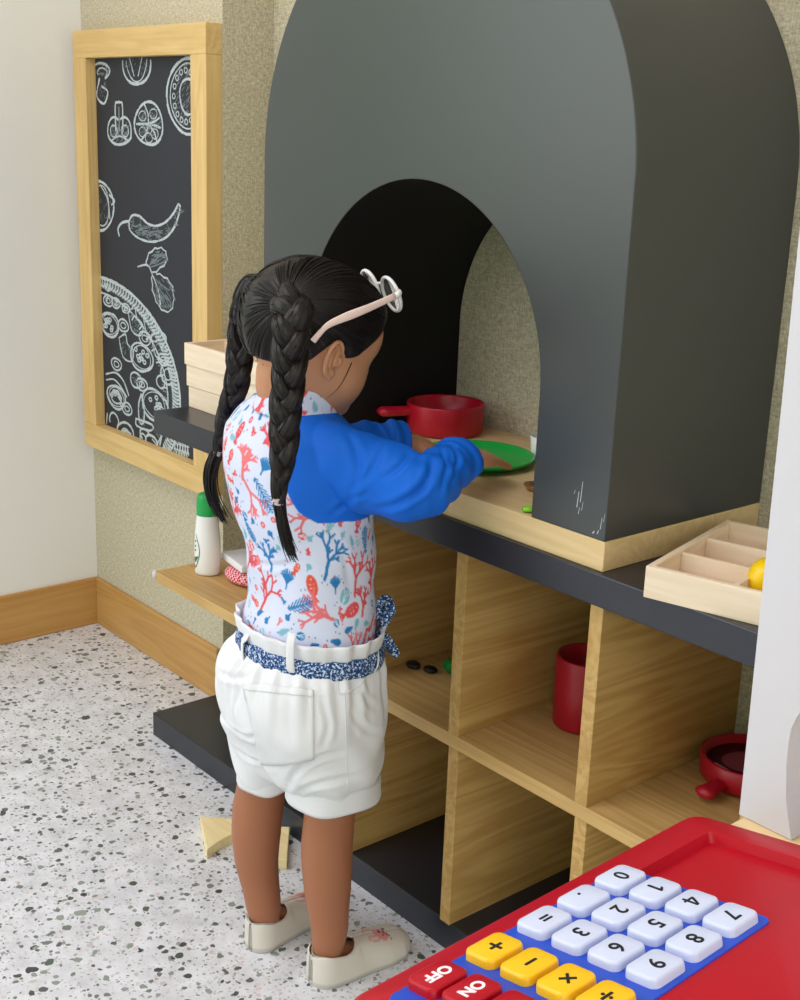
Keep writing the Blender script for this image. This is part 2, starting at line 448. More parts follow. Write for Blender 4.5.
# parsley leaf
K.stroke([P(135, 268), P(145, 266), P(150, 276), P(156, 292), P(158, 306)], .005)
def leaf(c0, pts, n=3):
    out = []
    for i in range(len(pts)-1):
        (x0, y0), (x1, y1) = pts[i], pts[i+1]; mx, my = (x0+x1)/2, (y0+y1)/2; dx, dy = mx-c0[0], my-c0[1]; L_ = math.hypot(dx, dy) or 1
        out += [(x0, y0), (mx+dx/L_*1.6, my+dy/L_*2.2)]
    return out+[pts[-1]]
for c0, pts in (((153, 262), [(145, 267), (145, 259), (150, 252), (156, 249), (162, 250), (165, 256), (164, 263), (158, 268), (150, 273)]), ((160, 292), [(150, 276), (150, 286), (152, 297), (156, 306), (162, 312), (169, 311), (172, 303), (172, 293), (169, 284), (162, 278), (154, 275)])):
    q = [P(*p) for p in leaf(c0, pts)]
    for i in range(0, len(q)-1): K.stroke([q[i], q[i+1]], .0045)
for l in ([(147, 266), (156, 258), (161, 253)], [(148, 268), (156, 265), (163, 262)], [(151, 279), (160, 286), (168, 291)], [(153, 286), (162, 296), (169, 303)], [(155, 292), (159, 300), (163, 309)], [(152, 278), (154, 290), (155, 302)]): T2.stroke([P(*p) for p in l], .004)
hatch(P(161, 293), .10, .16, 60, w=.0028, ang=-60); hatch(P(155, 260), .08, .09, 34, w=.0028, ang=30); hatch(P(143, 231), .15, .06, 60, w=.003, ang=10); hatch(P(120, 136), .09, .09, 30); hatch(P(148, 126), .1, .16, 40)
hatch(P(188, 98), .11, .3, 50)
# the big pizza, cut off by the frame
c = P(94, 385)
RX, RY = .83, 1.16
for k, w in ((1.0, .009), (.92, .005), (.85, .006)): K.ell(c, RX*k, RY*k, w, -92, 40, n=70, wob=.006)
for i in range(64):
    a = math.radians(-90+130*i/63); r0, r1 = .9, 1.0
    p = lambda r, d=0: (c[0]+RX*r*math.cos(a+d), c[1]+RY*r*math.sin(a+d)*BR)
    K.stroke([p(.91), p(.955, .025), p(.99, .02)], .0055); T2.stroke([p(.9, .02), p(.98, .05)], .004)
    if i % 2: T2.stroke([p(.8), p(.845, .01)], .004)
    elif i % 4 == 0: K.stroke([p(.79), p(.84)], .005)
for u, v, r in ((104, 305, .05), (112, 307, .045), (122, 312, .04), (119, 330, .055), (141, 342, .06), (111, 371, .055), (137, 390, .055), (160, 363, .05), (158, 340, .05), (104, 291, .03)):
    K.ell(P(u, v), r, r*1.25, .0055, n=18); K.ell(P(u, v), r*.5, r*.6, .004, n=12)
for u, v, rx in ((105, 330, .1), (137, 362, .115), (150, 410, .13), (110, 405, .1), (121, 450, .1)):
    K.ell(P(u, v), rx, rx*1.35, .007, n=26); K.ell(P(u, v), rx*.82, rx*1.12, .003, n=24)
    for k in range(9): K.ell((P(u, v)[0]+rx*.55*random.uniform(-1, 1), P(u, v)[1]+rx*.75*random.uniform(-1, 1)*BR), .014, .02, .0045, n=8)
for u, v in ((131, 328), (121, 356), (155, 352), (147, 333)):
    o = P(u, v); K.stroke([(o[0]-.07, o[1]-.03), (o[0]-.03, o[1]+.02), (o[0]+.06, o[1]+.025), (o[0]+.08, o[1]-.005), (o[0]+.02, o[1]-.02), (o[0], o[1]-.045), (o[0]-.07, o[1]-.03)], .005)
    hatch(o, .07, .09, 20, ang=60)
K.stroke([P(100, 382), P(110, 380), P(118, 388), P(123, 402)], .006); K.stroke([P(100, 388), P(108, 387), P(115, 394), P(121, 404)], .005)
K.ell(P(131, 386), .06, .085, .006); hatch(P(131, 386), .05, .07, 18, ang=0)
K.ell(P(165, 378), .07, .11, .006); K.ell(P(165, 378), .035, .06, .004); K.ell(P(157, 386), .04, .07, .005)
K.ell(P(110, 405), .055, .075, .005); K.ell(P(121, 416), .05, .07, .006); K.ell(P(121, 416), .025, .03, .004)
K.stroke([P(136, 400), P(133, 412), P(134, 428), P(138, 428), P(139, 412), P(136, 400)], .006); hatch(P(136, 415), .03, .12, 14, ang=85)
K.stroke([P(130, 425), P(147, 430), P(145, 436), P(131, 432), P(130, 425)], .006); hatch(P(138, 431), .08, .04, 10, ang=0)
K.ell(P(107, 428), .05, .08, .006, 150, 400); K.ell(P(119, 440), .09, .12, .007, 170, 370); K.ell(P(119, 442), .05, .07, .005, 170, 370); K.stroke([P(100, 422), P(99, 432)], .005)
K.ell(P(139, 440), .05, .06, .006, 120, 330); K.ell(P(137, 443), .03, .04, .005)
K.ell(P(146, 448), .06, .09, .007, 180, 360)
# the lettering along the bottom, seen cut off: an I and a reversed E, then a block of crossed strokes
K.stroke([P(158, 437), P(155, 449)], .009)
K.stroke([P(163, 436), P(169, 438), P(165, 453), P(159, 451)], .008); K.stroke([P(167, 445), P(162, 444)], .007)
for i in range(6):
    u = 171+i*3.2; K.stroke([P(u+2, 446), P(u, 460)], .005); K.stroke([P(u, 446), P(u+2.6, 459)], .004)
K.stroke([P(171, 447), P(190, 451)], .004); K.stroke([P(171, 452), P(190, 457)], .004)
K.obj('chalk_drawing', CHALK); o = T2.obj('chalk_shading', CHALK2)

# ------------------------------------------------------------------ the shelving unit
X1 = 2.33
su = thing('shelf_unit', 'low open shelf unit with charcoal plinth and counter and oak dividers along the wall', 'shelf unit', (.62, -.19, 0))
def sp(name, lo, hi, m, bevel=.0012, label=None):
    off = np.array((.62, -.19, 0)); return box(name, np.array(lo)-off, np.array(hi)-off, m, su, bevel, label)
YB = WALLY-.0005
sp('plinth', (.612, -.1955, 0), (X1, YB, .0484), DARK, .0015, 'charcoal plinth')
ZS, TS, ZCB, ZCT = .3567, .0209, .6359, .6777
sp('shelf', (.640, -.2006, ZS-TS), (X1, YB, ZS), OAK, .001)
sp('counter', (.6665, -.2131, ZCB), (X1, YB, ZCT), DARK, .0015, 'charcoal counter slab')
for x in (.9906, 1.2363, 1.482, 1.7277, 1.9734):
    a, b = x, x+.0207
    sp('divider', (a, -.2000, .0484), (b, YB, ZS-TS), OAKV, .0008)
    sp('divider', (a-.0028, -.2000, ZS), (b-.0028, YB, ZCB), OAKV, .0008)
# clear corner guard on the free end of the shelf
bm = bmesh.new()
bmesh.ops.create_uvsphere(bm, u_segments=16, v_segments=10, radius=.0065, matrix=Matrix.Translation((.640-.62, -.2006+.19, ZS-.006)) @ Matrix.Diagonal((1, 1, 1.25, 1)))
gm, nt, b = mat_base('clear_corner_guard', .25, .6); b.inputs['Base Color'].default_value = lin((244, 244, 240)); b.inputs['Transmission Weight'].default_value = .45
bm_obj('corner_guard', bm, gm, su, True, 'clear rubber corner guard')

# ------------------------------------------------------------------ the toy oven: arch on a beech base
oven = thing('toy_oven', 'tall charcoal arched toy oven on a beech base board standing on the counter', 'toy oven', (1.374, -.045, ZCT))
ZB = .7161
off = Vector((1.374, -.045, ZCT))
box('base_board', Vector((1.004, -.2046, ZCT))-off, Vector((1.7431, YB, ZB))-off, BASEW, oven, .0012, 'light beech base board')
def arch_pts(xl, xr, zs, zb, n=64):
    c, r = (xl+xr)/2, (xr-xl)/2
    return [(xl, zb)] + [(c-r*math.cos(PI*i/n), zs+r*math.sin(PI*i/n)) for i in range(n+1)] + [(xr, zb)]
outer = arch_pts(1.0058, 1.7425, 1.136, ZB); inner = arch_pts(1.1243, 1.6177, .8774, ZB)
bm = bmesh.new(); YF, YR = -.2044, YB
def av(p, y): return bm.verts.new((p[0]-off.x, y-off.y, p[1]-off.z))
of, ob = [av(p, YF) for p in outer], [av(p, YR) for p in outer]
inf, inb = [av(p, YF) for p in inner], [av(p, YR) for p in inner]
n = len(outer)
for i in range(n-1):
    bm.faces.new((of[i], of[i+1], ob[i+1], ob[i])); bm.faces.new((inf[i+1], inf[i], inb[i], inb[i+1])).material_index = 1
    bm.faces.new((of[i], inf[i], inf[i+1], of[i+1])); bm.faces.new((ob[i+1], inb[i+1], inb[i], ob[i]))
for a, b2 in ((0, 0), (n-1, n-1)):
    bm.faces.new((of[a], ob[a], inb[a], inf[a]))
ao = bm_obj('arch', bm, ARCHP, oven, True); ao.data.materials.append(ARCHI)
ao.modifiers.new('b', 'BEVEL').width = .0016; ao.modifiers['b'].segments = 2; ao.modifiers['b'].limit_method = 'ANGLE'; ao.modifiers['b'].angle_limit = math.radians(50)
ao.data.polygons.foreach_set('use_smooth', [True]*len(ao.data.polygons))
ao.data.set_sharp_from_angle(angle=math.radians(40))
# chipped paint near the corner foot
FILL = plain('bare_filler', (190, 194, 200), .8, .2, .2, 400)
for (x, z, h, w) in ((1.694, .748, .022, .0016), (1.699, .756, .028, .0014), (1.702, .746, .012, .001), (1.697, .740, .010, .0012), (1.734, .730, .016, .0012), (1.730, .723, .006, .0018), (1.723, .722, .004, .003), (1.738, .740, .012, .0008), (1.688, .764, .006, .001)):
    r = [(x-w/2, z), (x+w/2, z+.001), (x+w*.4+.0015, z+h), (x-w*.3+.0015, z+h*.93)]
    mesh_obj('paint_chip', [(p[0]-off.x, YF-off.y-.0003, p[1]-off.z) for p in r], [(0, 1, 2, 3)], FILL, oven)

# ------------------------------------------------------------------ pine trays
def tray(loc, rotz, label, w, d, h, cols, rows, group, t=.0085):
    o = thing('compartment_tray', label, 'tray', loc, (0, 0, rotz), group)
    box('side_board', (0, 0, 0), (w, t, h), PINE, o, .0012); box('side_board', (0, d-t, 0), (w, d, h), PINE, o, .0012)
    box('end_board', (0, t, 0), (t, d-t, h), PINEY, o, .0012); box('end_board', (w-t, t, 0), (w, d-t, h), PINEY, o, .0012)
    box('bottom_board', (t, t, .001), (w-t, d-t, .005), PINE, o, 0)
    iw, idp = w-2*t, d-2*t
    for k in range(1, rows): box('partition', (t, t+idp*k/rows-.003, .005), (w-t, t+idp*k/rows+.003, h-.003), PINE, o, .0006)
    for k in range(1, cols): box('cross_partition', (t+iw*k/cols-.003, t, .005), (t+iw*k/cols+.003, d-t, h-.0035), PINEY, o, .0006)
    return o
TH = .0398
g = 'pine trays stacked on the counter end'
tray((.6680, -.1400, ZCT), 0, 'lowest pale pine tray of the stack on the charcoal counter end', .298, .238, TH-.0006, 3, 3, g)
tray((.6655, -.1430, ZCT+TH), math.radians(.5), 'middle pale pine tray of the stack on the charcoal counter end', .298, .238, TH-.0006, 3, 3, g)
tray((.6627, -.1455, ZCT+2*TH), math.radians(-.4), 'topmost pale pine tray of the stack on the charcoal counter end', .302, .242, TH, 3, 3, g)
tray((1.828, -.2305, ZCT), math.radians(14.5), 'open pale pine compartment tray right of the oven at the counter edge', .298, .244, .0385, 3, 3, None)
yt = MB(); a = math.radians(14.5); ex, ey = np.array([math.cos(a), math.sin(a)]), np.array([-math.sin(a), math.cos(a)])
q = np.array([1.908, -.109]) - ey*.022 + ex*.012
yr = []
for k in range(9):
    ph = PI*k/8; rr = .031; yr.append([(q[0]+rr*.72*math.sin(ph)**.6*math.cos(t), q[1]+rr*math.sin(ph)**.6*math.sin(t), ZCT+.0052+.0245*(1-math.cos(ph))) for t in np.linspace(0, 2*PI, 24, endpoint=False)])
yr[0] = [(q[0]+.010*math.cos(t), q[1]+.010*math.sin(t), ZCT+.0052) for t in np.linspace(0, 2*PI, 24, endpoint=False)]
yt.rings([np.array(r) for r in yr]); tag(yt.obj('toy_food_piece', YEL), 'bright yellow rounded toy piece lying in the open pine tray', 'toy')

# ------------------------------------------------------------------ bottle, box and pouch on the left end of the middle shelf
bt = thing('lotion_bottle', 'white plastic bottle with green cap standing on the shelf end', 'bottle', (.709, -.126, ZS+.0005), (0, 0, math.radians(46))); bt.scale = (1.2, 1.2, 1.2)
def oval(rx, ry, z, n=40): return np.array([(rx*math.cos(t), ry*math.sin(t), z) for t in np.linspace(0, 2*PI, n, endpoint=False)])
m = MB(); m.rings([oval(*r) for r in ((.016, .011, 0), (.0195, .0135, .0015), (.0205, .0145, .005), (.0208, .015, .02), (.0208, .015, .045), (.0202, .0148, .062), (.0188, .0142, .078), (.0172, .0138, .092), (.0168, .0136, .098), (.0166, .0134, .0985))])
m.obj('bottle_body', BOTW, bt)
m = MB(); m.rings([oval(*r) for r in ((.0172, .0142, .0985), (.0175, .0145, .1), (.0172, .0143, .118), (.0162, .0135, .128), (.0138, .0116, .1325), (.009, .0078, .1345), (.002, .002, .135))]); m.obj('bottle_cap', CAPG, bt)
def decal(name, pts, m, parent, lift=.0004):
    """a thin print following the oval bottle: pts are (angle in degrees, height)"""
    V = []
    for a, z in pts:
        k = .0208 if z < .05 else .0208-(z-.05)*.05; ky = .015 if z < .05 else .015-(z-.05)*.02
        V.append(((k+lift)*math.cos(math.radians(a)), (ky+lift)*math.sin(math.radians(a)), z))
    n = len(V)//2
    return mesh_obj(name, V, [(i, i+1, 2*n-2-i, 2*n-1-i) for i in range(n-1)], m, parent)
dg = plain('label_green', (30, 120, 70), .5, .3); db = plain('label_brown', (150, 110, 50), .5, .3)
# label: a sweeping green leaf outline with a brown-green picture low down (on the side seen on the left)
LA = 214
arc = [(LA+26*math.sin(PI*i/10), .012+.056*i/10) for i in range(11)]
decal('bottle_label', [(a, z) for a, z in arc] + [(a+4, z) for a, z in arc[::-1]], dg, bt, .0006)
decal('bottle_label', [(LA+2+16*math.sin(PI*i/6)-2, .012+.018*i/6) for i in range(7)] + [(LA-20, .012+.018*i/6) for i in range(6, -1, -1)], db, bt)
decal('bottle_label', [(LA+20-i*1, .030+.001*i) for i in range(4)] + [(LA-4, .020+.003*i) for i in range(3, -1, -1)], dg, bt, .0007)
for dz in (.040, .047, .055): decal('bottle_label', [(LA+8-i*6, dz-.001*i+.004) for i in range(3)] + [(LA+8-i*6, dz-.001*i+.0015) for i in range(2, -1, -1)], dg, bt, .0007)

wb = box('tissue_pack', (-.055, -.03, 0), (.055, .03, .014), plain('white_paperboard', (236, 236, 238), .6, .3), None, .003)
wb.location = (.768, -.078, ZS+.028); wb.rotation_euler = (0, math.radians(-2), math.radians(-12))
tag(wb, 'flat white pack on the checked pouch behind the girl', 'pack')
cm, nt, b = mat_base('red_check_cloth', .85, .2)
tc = N(nt, 'ShaderNodeTexCoord'); ck = N(nt, 'ShaderNodeTexChecker', Scale=230.0); ck.inputs[1].default_value = lin((206, 40, 62)); ck.inputs[2].default_value = lin((236, 190, 196))
nt.links.new(tc.outputs['Object'], ck.inputs[0]); nt.links.new(ck.outputs[0], b.inputs['Base Color'])
m = MB(); rr = []
for k in range(11):
    ph = PI*k/10; s = max(.02, math.sin(ph)**.55); rr.append(np.array([(.052*s*math.cos(t), .034*s*math.sin(t), .0132*(1-math.cos(ph))) for t in np.linspace(0, 2*PI, 36, endpoint=False)]))
m.rings(rr); po = m.obj('checked_pouch', cm); po.location = (.788, -.091, ZS+.0003); tag(po, 'red and white checked soft pouch under the flat white pack', 'pouch')

# ------------------------------------------------------------------ toys inside and before the oven
PC = (1.1955, .0245)   # red pot
pot = thing('toy_pot', 'red toy saucepan with handle standing inside the oven arch', 'toy pot', (PC[0], PC[1], ZB+.0005))
R = .0625
lathe('pot_body', [(0, 0), (R-.006, 0), (R-.002, .002), (R, .006), (R+.001, .047), (R+.0005, .049), (R-.003, .049), (R-.0045, .046), (R-.006, .008), (0, .006)], REDR, pot)
def pan_handle(parent, r0, L, ang, z, w, mtl):
    m = MB(); p = [np.array([math.cos(ang), math.sin(ang), 0])*d for d in np.linspace(r0-.004, r0+L, 9)]
    p = [q+np.array([0, 0, z]) for q in p]; ww = [w*.8, w*.75, w*.72, w*.75, w*.82, w*.92, w, w*.95, w*.5]
    m.tube(p, [.0080]*8+[.004], 16, ww, ref=(0, 0, 1)); return m.obj('pot_handle', mtl, parent)
pan_handle(pot, R, .052, math.radians(-113), .036, .0135, REDR)
plc = (1.368, -.069)
pl = thing('toy_plate', 'round green toy plate under the girl\'s hands on the beech base', 'plate', (plc[0], plc[1], ZB))
lathe('plate_rim', [(0, .0006), (.066, .0006), (.074, .002), (.0850, .0085), (.0882, .0092), (.0895, .0110), (.0885, .0126), (.0850, .0122), (.0800, .0100), (.072, .0062), (.067, .0052), (0, .0050)], GREENP, pl, 64)
# spoon end, lime handle and cup just showing behind the oven's right leg
sp_ = MB(); sp_.rings([np.array([(r*math.cos(t)*1.25, r*math.sin(t), z) for t in np.linspace(0, 2*PI, 28, endpoint=False)]) for r, z in ((.004, .0), (.011, .0015), (.0148, .006), (.0158, .0086), (.0146, .0088), (.0105, .0042), (.003, .0028))])
sp_.tube([(.019, 0, .0075), (.04, .01, .0085), (.075, .025, .009), (.09, .032, .008)], [.0022, .0022, .003, .002], 10)
so = sp_.obj('toy_spoon', BRASS); so.location = (1.532, -.107, ZB+.0003); tag(so, 'small copper coloured toy spoon beside the right leg of the oven opening', 'spoon')
lm = MB(); lm.tube(np.array([(1.605, -.1975, ZB+.0045), (1.609, -.192, ZB+.0045), (1.617, -.178, ZB+.0045), (1.6205, -.144, ZB+.0045), (1.6215, -.114, ZB+.0045)])-np.array([.0095, 0, 0]), [.003, .004, .004, .004, .003], 14, [.005, .0075, .0075, .0065, .006], ref=(0, 0, 1))
tag(lm.obj('toy_knife', LIME), 'lime green toy utensil handle at the foot of the oven opening', 'toy utensil')
cu = lathe('toy_cup', [(0, 0), (.017, 0), (.019, .003), (.022, .036), (.0212, .0365), (.0195, .034), (.017, .004), (0, .003)], BOTW, None, 32, loc=(1.4140, .0300, ZB+.0004)); tag(cu, 'small white toy cup behind the right side of the oven opening', 'cup')

# ------------------------------------------------------------------ toys in the compartments
mug = thing('toy_mug', 'tall red toy cup in the middle upper compartment', 'toy cup', (1.575, -.020, ZS+.0005))
R = .0445
lathe('mug_body', [(0, 0), (R-.005, 0), (R-.001, .002), (R, .006), (R+.001, .107), (R-.001, .1095), (R-.0035, .108), (R-.005, .008), (0, .006)], REDR, mug)
ring = [(R+.012+.014*math.cos(t)-.006, 0, .045+.024*math.sin(t)) for t in np.linspace(-PI*.62, PI*.62, 18)]
m = MB(); m.tube(ring, .0045, 10, .006, ref=(0, 1, 0)); m.obj('mug_handle', REDR, mug).rotation_euler = (0, 0, math.radians(30))
pn = thing('toy_frying_pan', 'red toy frying pan with dark inside in the right upper compartment', 'toy pan', (1.825, .034, ZS+.0005))
R = .064
lathe('pan_body', [(0, 0), (R-.012, 0), (R-.004, .003), (R, .010), (R+.001, .036), (R-.002, .038), (R-.005, .036), (R-.008, .026), (0, .026)], REDR, pn)
lathe('pan_inlay', [(0, .0262), (R-.0085, .0262), (R-.0085, .0268), (0, .0268)], plain('dark_red_inlay', (66, 14, 26), .35, .5), pn, label='dark red inside')
bm = bmesh.new(); add_prism(bm, [(.040*math.cos(t)*(.55+.45*abs(math.cos(t*.5+.3)))-.002, .036*math.sin(t)) for t in np.linspace(0, 2*PI, 30, endpoint=False)], .0269, .0276); bm_obj('steak_print', bm, plain('pink_print', (150, 62, 84), .5, .4), pn, label='pink printed shape')
bm = bmesh.new(); add_prism(bm, [(.010*math.cos(t)+.012, .008*math.sin(t)+.004) for t in np.linspace(0, 2*PI, 20, endpoint=False)], .0277, .0281); bm_obj('steak_print', bm, BLACKT, pn, label='dark printed dot')
bm = bmesh.new(); add_prism(bm, rrect(.03, .005, .002), .0275, .0284); o = bm_obj('pan_highlight_print', bm, plain('pale_pink_print', (206, 140, 156), .5, .4), pn); o.location = (-.01, -.045, 0); o.rotation_euler = (0, 0, math.radians(-8))
pan_handle(pn, R, .042, math.radians(-88), .014, .0145, REDR)
def blob(name, c, rx, ry, h, mtl, label, cat, wav=0):
    m = MB(); rr = []
    for k in range(9):
        ph = PI*k/8; s = max(.03, math.sin(ph)**.6); rr.append(np.array([(rx*s*(1+wav*math.sin(7*t))*math.cos(t), ry*s*(1+wav*math.sin(7*t))*math.sin(t), h/2*(1-math.cos(ph))) for t in np.linspace(0, 2*PI, 42, endpoint=False)]))
    m.rings(rr); o = m.obj(name, mtl); o.location = c; return tag(o, label, cat)
blob('toy_olive', (1.2755, -.092, ZS+.0002), .0135, .011, .010, BLACKT, 'small black toy piece deeper in the left upper compartment beside the girl', 'toy')
blob('toy_mushroom', (1.304, -.081, ZS+.0002), .013, .010, .009, BLACKT, 'small black toy piece nearer the green toy leaf beside the girl', 'toy')
blob('toy_lettuce', (1.330, -.048, ZS+.0002), .022, .02, .022, FELTG, 'green toy leaf in the left upper compartment', 'toy', .09)

# ------------------------------------------------------------------ wooden blocks on the floor
def wedge(name, c, rot, label, pts, h):
    bm = bmesh.new(); add_prism(bm, pts, 0, h); o = bm_obj(name, bm, BLOCKW, bevel=.0015); o.location = c; o.rotation_euler = (0, 0, rot); return tag(o, label, 'wooden block', 'loose wooden blocks on the floor')
arcp = [(0, 0)] + [(.125*math.cos(t), .125*math.sin(t)) for t in np.linspace(math.radians(-24), math.radians(24), 12)]
q = [(.9673, -.3032), (1.0688, -.3518)] + [(1.0688+(1.050-1.0688)*t-.006*math.sin(PI*t), -.3518+(-.262+.3518)*t) for t in np.linspace(0, 1, 9)][1:] + [(1.031, -.2405)]
cx, cy = 1.02, -.295
bm = bmesh.new(); add_prism(bm, [(a-cx, b-cy) for a, b in q], 0, .018); o = bm_obj('wooden_block', bm, BLOCKW, bevel=.0012); o.location = (cx, cy, 0)
tag(o, 'pale yellow wooden wedge block with a curved side left of the girl\'s legs', 'wooden block', 'wooden blocks on the floor')
cx, cy = 1.12, -.238
q = [(1.0892, -.1975), (1.1732, -.2622), (1.1512, -.2890), (1.0672, -.2243)]
bm = bmesh.new(); add_prism(bm, [(a-cx, b-cy) for a, b in q], 0, .018); o = bm_obj('wooden_block', bm, BLOCKW, bevel=.0012); o.location = (cx, cy, 0)
tag(o, 'pale yellow straight wooden block seen between the girl\'s legs', 'wooden block', 'wooden blocks on the floor')

# ------------------------------------------------------------------ low table, white stall panel and the toy cash register
TZ = .855
tb = thing('display_table', 'pale wooden table top under the red toy cash register', 'table', (2.62, -1.10, 0))
box('table_top', (-.242, -.36, TZ-.03), (.42, .335, TZ), BASEW, tb, .002)
for sx in (-.215, .385):
    for sy in (-.32, .295): box('leg', (sx-.02, sy-.02, 0), (sx+.02, sy+.02, TZ-.03), OAKZ, tb, .002)
bm = bmesh.new()
px0, px1, py0, py1 = 2.376, 2.98, -.8364, -.778
out = [(px0, TZ+.0004), (px0, 1.70), (px1, 1.70), (px1, TZ+.0004)]
cut = [(2.90, TZ+.0004)] + [(2.875+.025*math.cos(a), TZ+.06+.025*math.sin(a)) for a in np.linspace(0, PI/2, 7)] + [(px0+.0555+.032*math.cos(a), TZ+.051+.034*math.sin(a)) for a in np.linspace(PI/2, PI*1.0, 8)] + [(px0+.0238, TZ+.038), (px0+.0258, TZ+.020), (px0+.031, TZ+.0004)]
poly = out + cut
lean = lambda x, z: x - .020*(z-TZ) - px0
a = [bm.verts.new((lean(x, z), 0, z-TZ)) for x, z in poly]; b2 = [bm.verts.new((lean(x, z), .03, z-TZ)) for x, z in poly]
fr = bm.faces.new(a); fr.normal_update()
for i in range(len(poly)):
    j = (i+1) % len(poly); bm.faces.new((a[j], a[i], b2[i], b2[j]))
bmesh.ops.triangulate(bm, faces=[fr])
# solid backing behind the cut-out
add_prism_b = [(px0, TZ+.0004), (px0, 1.70), (px1, 1.70), (px1, TZ+.0004)]
q0 = [bm.verts.new((lean(x, z), .0300, z-TZ)) for x, z in add_prism_b]; q1 = [bm.verts.new((lean(x, z), .058, z-TZ)) for x, z in add_prism_b]
bm.faces.new(q0); bm.faces.new(q1[::-1])
for i in range(4):
    j = (i+1) % 4; bm.faces.new((q0[j], q0[i], q1[i], q1[j]))
o = bm_obj('stall_panel', bm, WHITEL); o.location = (px0, py0, TZ)
tag(o, 'tall white upright panel with a rounded cut-out behind the red toy cash register', 'panel')

RO = np.array([2.4742, -.9877, .9085])
U = np.array([.03947, -.99922, 0]); V = np.array([.98572, .03893, .16382]); W = np.array([-.16369, -.00647, .98649]); RO = RO - W*.0030
MR = Matrix(((U[0], V[0], W[0], RO[0]), (U[1], V[1], W[1], RO[1]), (U[2], V[2], W[2], RO[2]), (0, 0, 0, 1)))
reg = bpy.data.objects.new('toy_cash_register', None); reg.empty_display_size = .02; reg.matrix_world = MR; link(reg)
tag(reg, 'red toy cash register with blue keypad, white number keys and yellow sign keys', 'toy cash register')
DN = np.array([U[2], V[2], W[2]])  # height of the local axes
def drop(p, z): # straight down in the world to height z, in register coordinates
    w = RO + U*p[0] + V*p[1] + W*p[2]; w[2] = z; d = w-RO; return (d@U, d@V, d@W)
def outline(x0, x1, y0, y1, r, n=6):
    return [(x+(x0+x1)/2, y+(y0+y1)/2) for x, y in rrect(x1-x0, y1-y0, r, n)]
bm = bmesh.new()
X0, X1r, Y0, Y1 = -.0800, .1300, -.0730, .125
A = outline(X0, X1r, Y0, Y1, .009); Bt = outline(X0+.003, X1r-.003, Y0+.003, Y1-.003, .007)
def ringv(pts, z=None, h=0):
    return [bm.verts.new((p[0], p[1], h)) for p in pts]
low = [bm.verts.new(drop((p[0]*1.02, p[1]*1.03, 0), TZ+.0005)) for p in A]
mid = [bm.verts.new((p[0], p[1], -.005)) for p in A]; m2 = [bm.verts.new((p[0]*.997, p[1]*.997, -.0018)) for p in A]; top = [bm.verts.new((p[0], p[1], 0)) for p in Bt]
for r0, r1 in ((low, mid), (mid, m2), (m2, top)):
    for i in range(len(A)):
        j = (i+1) % len(A); bm.faces.new((r0[i], r0[j], r1[j], r1[i]))
bm.faces.new(low[::-1])
# top deck with the display recess: rim, sunken tray, flat deck behind
rec = outline(-.0660, -.0135, -.0545, .0108, .003, 3); rec2 = outline(-.0648, -.0147, -.0530, .0096, .0025, 3)
rv = [bm.verts.new((p[0], p[1], 0)) for p in rec]; rb = [bm.verts.new((p[0], p[1], -.0045)) for p in rec2]
for i in range(len(rec)):
    j = (i+1) % len(rec); bm.faces.new((rv[i], rv[j], rb[j], rb[i]))
bm.faces.new(rb)
edges = [bm.edges.get((top[i], top[(i+1) % len(top)])) for i in range(len(top))] + [bm.edges.get((rv[i], rv[(i+1) % len(rv)])) for i in range(len(rv))]
bmesh.ops.triangle_fill(bm, use_beauty=True, use_dissolve=False, edges=edges)
o = bm_obj('register_body', bm, REDP, reg); o.data.shade_smooth(); o.data.set_sharp_from_angle(angle=math.radians(35))
bm = bmesh.new(); add_prism(bm, outline(-.0135, .1195, -.0610, .0098, .004), -.001, .0008); bm_obj('keypad_panel', bm, BLUEP, reg, bevel=.0004, label='blue keypad plate')
keys = [['7', '8', '9', '÷'], ['4', '5', '6', '×'], ['1', '2', '3', '−'], ['0', '.', '=', '+']]
bm = bmesh.new(); 
for h, k in ((.0008, 1.0), (.0040, .985), (.0047, .95), (.0050, .88)): pass
rr = [[bm.verts.new((x*k, y*k2, h)) for x, y in rrect(.0193, .0146, .0032, 5)] for h, k, k2 in ((.0006, 1., 1.), (.0034, .985, .98), (.0043, .95, .94), (.0046, .89, .86))]
for r0, r1 in zip(rr, rr[1:]):
    for i in range(len(r0)):
        j = (i+1) % len(r0); bm.faces.new((r0[i], r0[j], r1[j], r1[i]))
bm.faces.new(rr[-1]); bm.faces.new(rr[0][::-1])
kme = bpy.data.meshes.new('key'); bmesh.ops.recalc_face_normals(bm, faces=bm.faces[:]); bm.to_mesh(kme); bm.free(); kme.shade_smooth(); kme.set_sharp_from_angle(angle=math.radians(50))
kmes = {}
for nme, mt in (('w', KEYW), ('y', KEYY), ('r', REDP)):
    kmes[nme] = kme.copy(); kmes[nme].materials.append(mt)
